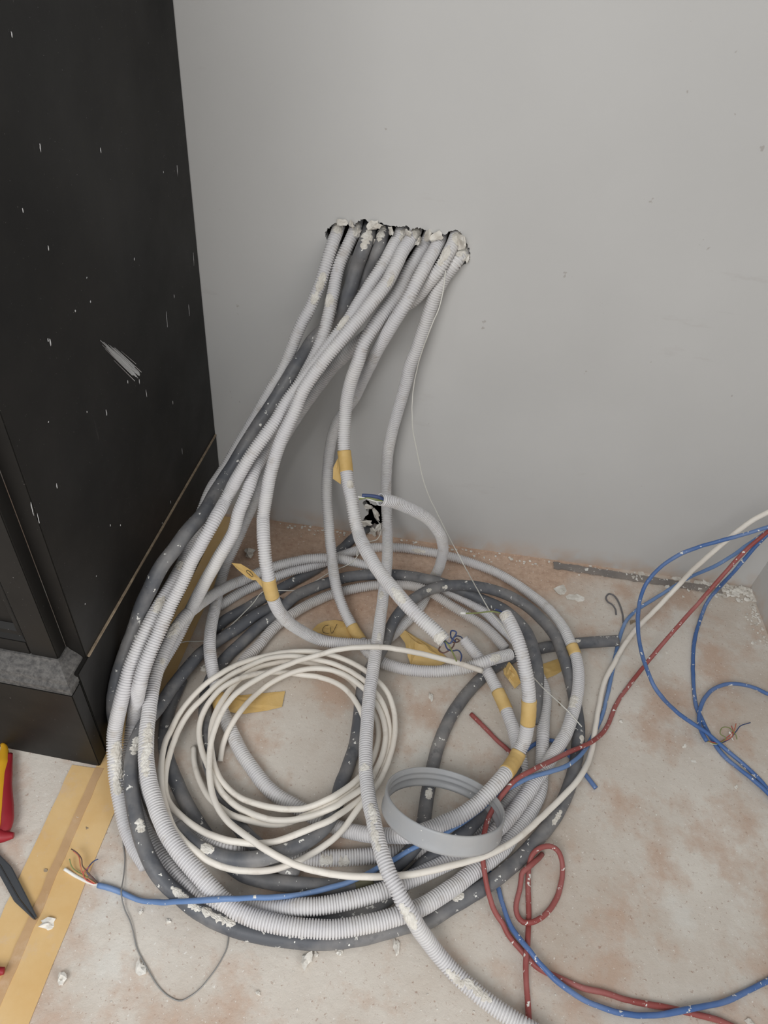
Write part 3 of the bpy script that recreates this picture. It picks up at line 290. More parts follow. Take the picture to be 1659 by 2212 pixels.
    'PD': (0.00969, '-158,2169,1234 -159,2146,1231 -159,2123,1228 -160,2100,1224 -161,2078,1220 -163,2057,1213 -164,2039,1205 -166,2020,1194 -173,2009,1175 -180,2010,1156 -188,2014,1138 -196,2016,1118 -205,2014,1096 -215,2010,1074 -226,2007,1051 -236,2006,1029 -246,2006,1008 -255,2006,987 -264,2006,965 -273,2005,944 -284,2003,922 -295,1999,902 -306,1995,881 -318,1989,861 -330,1982,840 -342,1976,820 -353,1971,800 -365,1967,780 -376,1964,760 -387,1959,740 -398,1953,720 -408,1945,700 -418,1935,680 -427,1924,661 -436,1912,642 -445,1900,623 -453,1888,604 -462,1876,585 -470,1864,566 -479,1852,546 -483,1847,537'),
    'PE': (0.00969, '-112,2089,-16 -118,2069,-4 -123,2050,8 -129,2031,20 -136,2012,30 -144,1993,37 -156,1974,39 -170,1953,37 -184,1933,31 -197,1912,25 -211,1893,22 -223,1874,20 -235,1854,20 -248,1835,20 -261,1815,19 -275,1795,19 -289,1775,19 -305,1757,19 -321,1739,19 -337,1722,19 -354,1704,19 -370,1686,19 -387,1669,19 -403,1651,19 -419,1634,19 -436,1616,20 -452,1598,20 -468,1580,20 -483,1562,19 -499,1543,19 -515,1525,20 -531,1508,20 -548,1489,21 -561,1470,21 -572,1449,20 -583,1428,19'),
    'W1': (0.0044, '343,1360,103 321,1358,113 299,1355,123 277,1353,133 256,1350,142 234,1347,150 210,1345,157 187,1343,164 163,1341,171 139,1339,178 116,1336,184 95,1333,190 75,1332,193 52,1332,193 34,1336,189 18,1340,183 -1,1345,174 -21,1349,164 -42,1353,154 -64,1355,144 -87,1356,136 -111,1354,128 -134,1351,121 -156,1346,115 -178,1338,108 -200,1330,103 -222,1321,98 -244,1312,95 -265,1301,93 -285,1288,91 -305,1275,90 -324,1261,90 -343,1245,90 -360,1229,91 -376,1211,93 -391,1193,96 -405,1174,99 -417,1155,102 -429,1134,103 -438,1112,102 -446,1090,99 -452,1066,94 -455,1043,89 -457,1019,84 -457,996,81 -454,972,77 -449,948,75 -443,925,74 -436,901,74 -427,878,74 -417,856,75 -405,834,77 -391,814,81 -376,796,85 -358,778,91 -339,762,97 -318,748,104 -297,735,113 -275,722,121 -254,711,125 -233,700,129 -212,691,132 -191,684,130 -169,678,128 -147,673,124 -124,670,121 -101,668,117 -77,668,113 -53,668,109 -29,669,106 -6,670,105 18,672,104 42,675,104 66,678,104 89,682,105 113,686,107 136,690,108 160,696,107 183,703,107 206,711,107 229,719,108 251,728,108 274,737,107 296,746,105 318,756,103 340,766,101 361,777,99 382,790,96 402,803,94 422,817,91 441,832,89 459,848,87 476,865,85 493,882,83 509,900,81 525,916,78 541,934,75 557,951,73 574,969,73 590,987,73 606,1005,72 622,1023,71 637,1042,70 650,1061,67 662,1080,62 672,1098,56 682,1116,49 691,1135,42 699,1155,37 707,1175,33 713,1196,31 718,1217,30 724,1239,29 730,1263,27 737,1287,25 743,1312,24 750,1336,23 757,1359,22 763,1383,22 770,1406,22 777,1428,22 786,1451,22 796,1472,22 807,1493,22 819,1513,22 831,1534,23 842,1557,23 854,1579,24 866,1601,25 879,1622,26 893,1643,28 907,1663,29 921,1683,32 936,1702,35 952,1720,40 968,1738,45 985,1755,51 1000,1772,58 1016,1788,67 1031,1804,76 1045,1819,87 1059,1832,101 1071,1843,117 1082,1851,137 1088,1854,157 1091,1853,178 1093,1849,200 1094,1845,222 1097,1841,246 1100,1836,269 1104,1832,292 1108,1829,315 1113,1826,338 1119,1824,361 1127,1825,383 1136,1826,406 1147,1829,427 1158,1833,448 1171,1837,469 1183,1840,489 1197,1843,509 1211,1843,528 1225,1842,547 1241,1841,565 1256,1839,583 1264,1838,593'),
    'W2': (0.0044, '-429,969,9 -431,989,16 -432,1010,25 -429,1030,36 -424,1049,48 -417,1070,56 -409,1092,61 -402,1113,61 -396,1133,56 -389,1154,50 -381,1175,44 -372,1194,39 -361,1213,36 -346,1232,38 -329,1248,41 -310,1263,44 -290,1276,48 -270,1287,51 -249,1297,53 -226,1305,54 -203,1310,55 -179,1312,56 -155,1311,58 -132,1306,60 -109,1299,62 -87,1288,64 -66,1275,66 -46,1260,69 -27,1246,68 -10,1232,66 6,1216,63 19,1198,60 31,1179,58 41,1158,56 48,1136,55 53,1114,54 55,1090,53 54,1066,53 51,1042,54 46,1018,55 39,995,57 32,971,60 23,949,64 10,928,69 -6,909,75 -24,890,81 -41,871,89 -58,851,96 -77,836,100 -97,826,94 -118,817,88 -140,809,85 -162,802,82 -185,797,79 -208,794,78 -232,793,77 -255,795,78 -278,800,75 -302,808,70 -325,816,66 -347,827,64 -367,840,62 -387,855,60 -404,873,58 -420,891,57 -435,909,55 -450,929,52 -464,948,49 -478,968,47 -490,989,46 -501,1011,47 -509,1033,49 -513,1054,53 -513,1076,60 -509,1097,67 -502,1118,75 -492,1139,81 -481,1159,85 -468,1177,86 -453,1194,84 -437,1211,80 -419,1227,74 -400,1242,68 -381,1255,61 -360,1266,54 -339,1276,48 -318,1283,42 -295,1289,38 -272,1292,34 -248,1292,33 -224,1292,35 -200,1291,38 -176,1287,40 -152,1281,43 -129,1272,46 -107,1261,48 -87,1246,50 -69,1228,52 -54,1209,53 -40,1189,54 -28,1169,52 -18,1150,49 -8,1130,47 0,1109,44 5,1087,42 9,1064,40 9,1041,40 8,1018,40 5,994,43 -1,970,47 -8,945,52 -19,922,59 -35,900,68 -52,879,78 -69,860,88 -89,847,86 -109,837,78 -129,827,72 -150,817,68 -170,806,63 -191,797,59 -214,791,57 -237,788,58 -260,787,60 -283,786,67 -304,785,75 -328,789,73 -351,798,65 -374,811,57 -396,825,49 -417,840,42 -436,858,36 -453,878,30 -469,898,25 -483,919,21 -496,942,16 -507,965,13 -515,989,10 -520,1001,9'),
    'W3': (0.0044, '-14,1289,85 -32,1313,73 -53,1327,70 -74,1339,67 -97,1350,64 -120,1359,61 -143,1366,59 -167,1371,57 -191,1375,55 -215,1376,54 -239,1375,52 -263,1372,51 -286,1368,50 -310,1362,49 -332,1354,50 -354,1344,50 -375,1333,52 -395,1320,55 -414,1306,60 -433,1290,65 -450,1274,71 -466,1256,76 -481,1237,82 -495,1217,86 -510,1199,87 -526,1182,82 -540,1163,77 -553,1144,71 -564,1124,66 -574,1102,62 -581,1080,60 -586,1057,59 -588,1034,59 -590,1010,60 -592,986,62 -590,962,64 -586,938,66 -580,914,69 -573,890,73 -564,867,77 -554,843,80 -543,820,83 -530,798,86 -516,776,89 -501,754,93 -485,734,96 -469,718,96 -451,705,98 -432,692,100 -412,681,102 -392,671,102 -373,662,98 -351,656,96 -329,652,93 -306,650,91 -282,650,89 -259,653,86 -235,657,82 -212,663,79 -190,671,76 -168,682,74 -148,694,72 -128,707,70 -109,722,68 -91,737,66 -73,754,65 -57,770,64 -42,788,65 -28,808,67 -17,829,69 -6,850,70 5,871,69 16,891,67 27,912,64 39,932,59 50,954,56 58,977,53 65,1000,52 71,1023,50 75,1047,48 79,1070,47 81,1094,46 82,1118,47 81,1141,48 78,1164,49 74,1186,51 67,1207,54 58,1228,58 47,1246,64 33,1261,70 16,1272,79 -4,1280,88 -15,1294,77'),
    'W4': (0.0044, '-9,1246,84 -27,1271,71 -46,1286,71 -66,1299,67 -88,1312,65 -110,1322,62 -133,1331,60 -157,1338,58 -181,1342,56 -205,1345,54 -229,1347,53 -253,1348,53 -277,1347,54 -301,1344,54 -324,1338,54 -346,1330,55 -368,1319,57 -387,1306,58 -404,1291,60 -420,1275,63 -437,1258,67 -452,1241,71 -467,1222,74 -479,1203,78 -492,1184,81 -505,1164,79 -517,1144,75 -530,1124,70 -543,1104,66 -554,1083,61 -562,1060,57 -567,1037,54 -570,1014,53 -570,990,53 -570,966,54 -568,942,55 -566,918,56 -562,894,57 -556,870,58 -548,847,59 -537,825,59 -522,806,59 -502,789,62 -481,775,66 -460,762,71 -438,750,76 -415,739,82 -392,729,89 -369,721,98 -346,715,104 -323,712,105 -300,713,103 -277,714,102 -254,715,105 -230,719,106 -208,725,106 -186,734,108 -165,745,109 -144,757,110 -124,769,109 -104,782,108 -85,794,105 -67,808,101 -52,825,94 -36,845,82 -20,866,71 -4,886,62 11,907,54 24,928,48 35,950,44 45,973,41 53,996,38 58,1019,37 62,1042,36 65,1065,36 66,1088,37 66,1111,39 64,1134,42 59,1155,46 52,1175,50 43,1194,56 31,1212,64 17,1225,75 0,1237,85 -9,1252,75'),
    'W5': (0.0044, '-6,1217,29 -22,1246,11 -38,1267,9 -54,1284,11 -71,1300,14 -90,1314,16 -111,1325,16 -134,1333,16 -157,1340,17 -180,1346,18 -204,1350,18 -228,1352,19 -252,1352,20 -276,1350,21 -300,1346,22 -323,1339,23 -345,1328,25 -365,1316,29 -383,1303,34 -399,1287,40 -412,1269,46 -423,1250,52 -434,1229,57 -443,1208,62 -450,1186,67 -456,1163,72 -462,1140,74 -469,1116,71 -474,1092,66 -476,1068,61 -474,1043,56 -469,1020,53 -462,998,53 -453,975,53 -443,953,54 -432,932,54 -418,912,54 -403,894,54 -385,879,54 -365,865,54 -344,854,55 -322,845,58 -298,839,62 -275,834,66 -251,830,70 -227,828,74 -203,827,77 -179,829,80 -155,832,83 -133,839,88 -113,847,94 -94,856,102 -75,868,104 -58,887,95 -42,906,86 -26,926,79 -12,947,73 1,968,66 12,990,59 21,1014,52 27,1039,44 31,1065,38 33,1091,34 33,1116,31 30,1141,29 24,1165,29 14,1186,30 1,1206,30 -6,1223,18'),
    'B1': (0.0034, '-643,591,7 -618,589,8 -595,586,7 -571,581,7 -547,575,8 -524,570,11 -501,568,18 -479,567,28 -458,565,39 -441,564,51 -424,564,63 -402,564,74 -378,565,85 -356,566,94 -333,568,102 -312,570,109 -289,573,114 -265,577,112 -242,583,108 -220,589,103 -197,594,96 -176,601,88 -155,608,80 -135,615,73 -113,623,67 -92,631,64 -69,640,62 -47,649,62 -25,658,62 -3,667,63 18,678,65 37,689,66 56,700,69 75,713,73 95,725,78 115,736,83 134,749,89 152,761,94 172,774,95 191,787,94 210,800,92 229,813,90 248,824,89 267,837,91 286,850,95 305,865,99 323,881,101 341,897,101 359,915,102 376,932,101 394,948,99 412,964,98 431,978,99 452,992,102 473,1005,105 495,1016,107 518,1026,107 540,1036,105 560,1047,102 579,1058,96 597,1070,91 614,1084,85 629,1099,79 643,1114,72 655,1128,66 666,1143,59 678,1161,48 694,1186,31 708,1211,20 722,1235,14 734,1258,11 745,1280,10 756,1302,9 766,1324,8 775,1347,8 782,1370,7 789,1393,7 797,1416,7 804,1439,7 811,1462,7 818,1485,7 825,1508,7 831,1531,7 838,1554,7 845,1577,7 852,1600,7 859,1623,7 866,1645,7 874,1668,8 882,1690,8 891,1712,10 901,1734,12 913,1754,13 928,1773,16 943,1790,18 960,1807,22 979,1822,26 998,1836,31 1018,1850,37 1036,1863,44 1054,1874,52 1071,1885,62 1088,1893,76 1104,1898,93 1116,1900,111 1127,1898,131 1137,1894,152 1145,1888,172 1154,1881,193 1161,1874,213 1170,1868,233 1179,1863,254 1190,1861,276 1201,1860,298 1212,1859,319 1222,1859,341 1231,1860,362 1242,1861,382 1254,1863,403 1267,1866,423 1280,1870,443 1294,1873,462 1308,1877,481 1321,1880,501'),
    'B2': (0.0034, '1273,1795,546 1251,1794,536 1229,1794,527 1208,1792,515 1188,1791,501 1169,1790,487 1149,1790,473 1130,1790,459 1110,1791,445 1091,1791,431 1071,1791,417 1050,1790,404 1031,1787,391 1011,1783,379 992,1779,366 974,1773,351 958,1768,334 943,1763,315 931,1757,296 921,1752,276 912,1744,258 903,1733,240 895,1717,224 889,1699,211 883,1679,202 879,1657,195 875,1635,191 871,1612,186 869,1588,182 867,1564,178 866,1540,175 866,1516,173 866,1492,173 866,1468,174 867,1445,175 869,1421,177 871,1399,178 875,1379,178 882,1360,172 895,1345,161 908,1338,150 921,1336,137 934,1337,122 948,1339,107 963,1340,92 979,1339,79 998,1334,66 1021,1327,55 1044,1319,47 1066,1310,41 1087,1302,36 1108,1291,30 1127,1278,24 1146,1265,18 1165,1250,14 1183,1236,11 1201,1220,10 1218,1203,9 1234,1185,8 1249,1165,8 1261,1145,7 1275,1125,7 1291,1107,7 1307,1089,7'),
    'B3': (0.0034, '1363,1934,450 1348,1927,432 1333,1920,415 1318,1913,397 1306,1905,378 1295,1897,358 1284,1889,338 1275,1881,317 1267,1874,295 1259,1868,273 1252,1862,250 1246,1859,226 1242,1859,203 1241,1863,181 1242,1869,159 1243,1874,138 1243,1879,116 1241,1880,94 1236,1878,74 1229,1869,55 1221,1855,39 1214,1838,28 1206,1820,21 1197,1799,16 1188,1777,13 1178,1755,11 1169,1733,9 1161,1710,8 1153,1687,7 1146,1664,7 1140,1641,7 1134,1618,7 1129,1594,7 1123,1571,7 1119,1547,7 1114,1523,7 1110,1500,7 1106,1476,7 1103,1452,7 1100,1428,7 1100,1404,7 1104,1380,7 1109,1356,7 1114,1332,7 1120,1309,7 1128,1286,7 1135,1263,7 1146,1242,7 1161,1223,7 1178,1206,9 1195,1188,11 1212,1172,13 1229,1154,14 1246,1137,14 1261,1118,14 1277,1100,13 1293,1082,10 1302,1074,7'),
    'B4': (0.0034, '1427,1484,19 1404,1489,18 1380,1495,17 1357,1501,18 1333,1510,21 1309,1515,23 1285,1517,24 1261,1517,25 1237,1513,26 1214,1506,26 1192,1495,26 1171,1482,26 1153,1467,26 1138,1450,26 1123,1431,27 1111,1411,27 1100,1389,26 1092,1365,24 1087,1342,23 1085,1318,23 1089,1295,22 1097,1272,22'),
    'B5': (0.0034, '375,795,7 388,775,7 400,754,7 409,731,8 415,707,9 422,684,11 430,660,13 440,638,16 454,618,22 469,599,29 485,582,33 502,565,30 521,550,28 540,535,26 561,523,24 583,513,21 605,504,18 628,497,16 651,493,14 675,489,13 699,486,13 723,486,13 747,486,14 770,489,15 793,492,17 816,497,19 838,503,21 860,509,23 884,516,23 908,523,21 932,530,18 956,537,16 980,546,14 1002,556,13 1024,567,12 1046,578,11 1068,589,11 1090,600,10 1112,611,9 1134,622,9 1157,632,8 1179,643,7 1190,648,7'),
    'B6': (0.0034, '460,1111,17 475,1124,19 491,1141,14 508,1158,10 527,1175,9 547,1189,9 569,1196,12 593,1195,15 615,1184,13 631,1167,9 647,1149,7 663,1130,7 678,1111,7 693,1091,7 707,1071,7 714,1061,7'),
    'R1': (0.0036, '1313,1874,516 1300,1869,496 1288,1864,476 1276,1859,456 1264,1854,436 1251,1847,417 1237,1839,399 1224,1830,383 1212,1820,367 1199,1809,351 1187,1798,334 1176,1787,315 1165,1777,296 1155,1768,277 1144,1758,258 1133,1747,239 1121,1736,222 1109,1723,206 1096,1709,191 1082,1695,179 1068,1680,168 1054,1665,157 1040,1649,146 1026,1634,134 1012,1619,121 999,1605,107 986,1591,92 973,1577,77 961,1563,62 947,1548,48 934,1532,36 920,1515,28 907,1498,22 893,1480,18 879,1461,15 865,1441,13 850,1421,11 836,1401,10 824,1380,10 812,1359,10 802,1337,12 792,1315,13 782,1293,16 770,1272,21 757,1251,27 742,1232,33 725,1213,41 708,1196,48 691,1181,54 672,1167,61 655,1154,65 637,1142,70 619,1129,76 602,1115,83 585,1101,90 568,1087,97 551,1073,105 534,1059,114 518,1045,123 502,1032,131 486,1018,137 467,1004,141 446,989,141 428,973,138 413,955,133 398,936,126 385,917,119 374,897,113 364,876,106 357,853,100 353,831,95 349,808,90 350,785,85 354,763,79 359,742,72 365,721,63 372,705,51 381,690,38 389,676,28 402,660,19 418,644,14 431,624,9 448,607,7 466,591,7 484,575,7 503,560,7 525,551,7 548,545,8 571,539,8 595,533,7 618,528,7 642,526,8 666,525,9 690,522,9 714,518,8 738,516,7 762,515,7 786,514,8 810,514,8 834,513,8 858,512,7 882,510,7 906,508,8 929,506,9 953,503,9 976,497,9 1000,491,8 1023,484,7'),
    'R2': (0.0036, '480,393,7 480,417,7 479,441,9 478,464,11 477,488,12 475,511,14 474,534,17 474,557,19 476,580,22 481,605,17 484,630,15 488,656,8 489,679,11 489,702,12 489,726,14 489,749,16 490,773,19 492,796,23 496,816,35 510,833,43 530,844,46 552,848,46 572,841,40 584,823,28 587,802,19 585,780,15 579,758,13 571,735,12 559,714,13 546,696,15 530,679,18 514,666,21 494,655,22 472,654,16 458,668,14 454,688,16 458,710,19 464,731,22 467,752,28 470,771,34 488,787,38 504,803,34 520,820,23 534,838,11'),
    'R3': (0.0036, '324,1255,7 343,1238,7 361,1221,7 379,1204,7 397,1186,7 415,1169,7 435,1153,8 453,1136,8 470,1118,7'),
    'T1': (0.0009, '36,1964,1171 37,1958,1149 38,1951,1127 37,1941,1105 35,1931,1086 31,1920,1065 24,1911,1044 18,1905,1021 13,1903,999 9,1906,977 5,1912,956 2,1919,933 -1,1925,911 -4,1932,887 -6,1938,864 -7,1944,842 -9,1949,819 -10,1952,796 -10,1952,774 -10,1949,750 -8,1942,725 -6,1936,701 -2,1931,678 1,1928,655 5,1927,633 10,1926,610 17,1925,587 24,1923,564 31,1921,541 38,1919,518 46,1916,495 53,1914,472 60,1912,450 68,1910,427 77,1907,405 87,1903,384 98,1899,363 110,1894,342 123,1889,323 136,1883,303 149,1876,284 162,1869,266 175,1860,248 189,1850,231 203,1839,214 217,1826,200 231,1811,188 244,1794,179 255,1774,174 264,1754,175 269,1734,181 274,1714,190 277,1693,200 280,1672,211 283,1652,222 286,1631,234 288,1611,246 290,1591,258 293,1570,270 296,1550,281 299,1529,292 303,1509,302 307,1488,312 311,1468,321 316,1448,329 321,1428,337 327,1408,345 335,1389,351 346,1370,357 356,1351,362 363,1332,366 370,1315,370 377,1298,371 386,1281,365 397,1263,353 408,1253,340 418,1250,328 428,1251,313 439,1255,297 449,1259,281 459,1265,263 469,1271,245 479,1278,226 488,1286,208 497,1294,190 506,1303,171 514,1312,153 523,1320,135 531,1327,119 540,1330,106 551,1328,96 569,1318,89 581,1306,89 592,1293,93 607,1276,94 624,1260,93 641,1243,89 658,1228,83 666,1221,80'),
    'T2': (0.0009, '-640,739,4 -628,716,3 -616,693,2 -604,671,3 -595,648,5 -588,626,7 -582,604,11 -577,583,15 -566,562,11 -551,542,8 -533,524,7 -518,505,6 -506,486,4 -492,466,3 -475,449,3 -456,432,4 -438,416,4 -420,401,3 -399,388,2 -377,379,2 -353,376,2 -332,389,2 -315,406,2 -302,427,2 -291,448,2 -282,471,2 -276,495,2 -278,519,2 -281,531,2'),
    'T3': (0.0009, '-698,1302,61 -692,1321,48 -684,1339,37 -673,1354,27 -657,1367,20 -635,1375,14 -613,1381,13 -594,1386,15 -576,1392,16 -557,1403,20 -545,1419,24 -538,1436,24 -529,1455,25 -519,1476,26 -507,1496,29 -496,1517,32 -484,1537,36 -474,1558,39 -467,1579,42 -459,1599,45 -443,1615,46 -420,1623,42 -397,1630,40 -374,1636,37 -351,1642,35 -328,1651,35 -307,1664,36 -290,1680,40 -274,1698,42 -258,1715,44 -245,1731,44 -231,1745,46 -211,1759,51 -191,1769,56 -171,1779,63 -152,1791,72 -140,1810,77 -132,1833,80'),
    'T4': (0.0009, '-139,1821,81 -138,1842,77 -136,1863,73 -133,1882,65 -130,1899,56 -126,1915,47 -122,1931,39 -115,1947,32 -96,1960,29 -75,1972,30 -65,1988,43 -64,2005,56 -69,2023,66 -78,2038,67 -84,2053,59 -91,2069,49'),
}
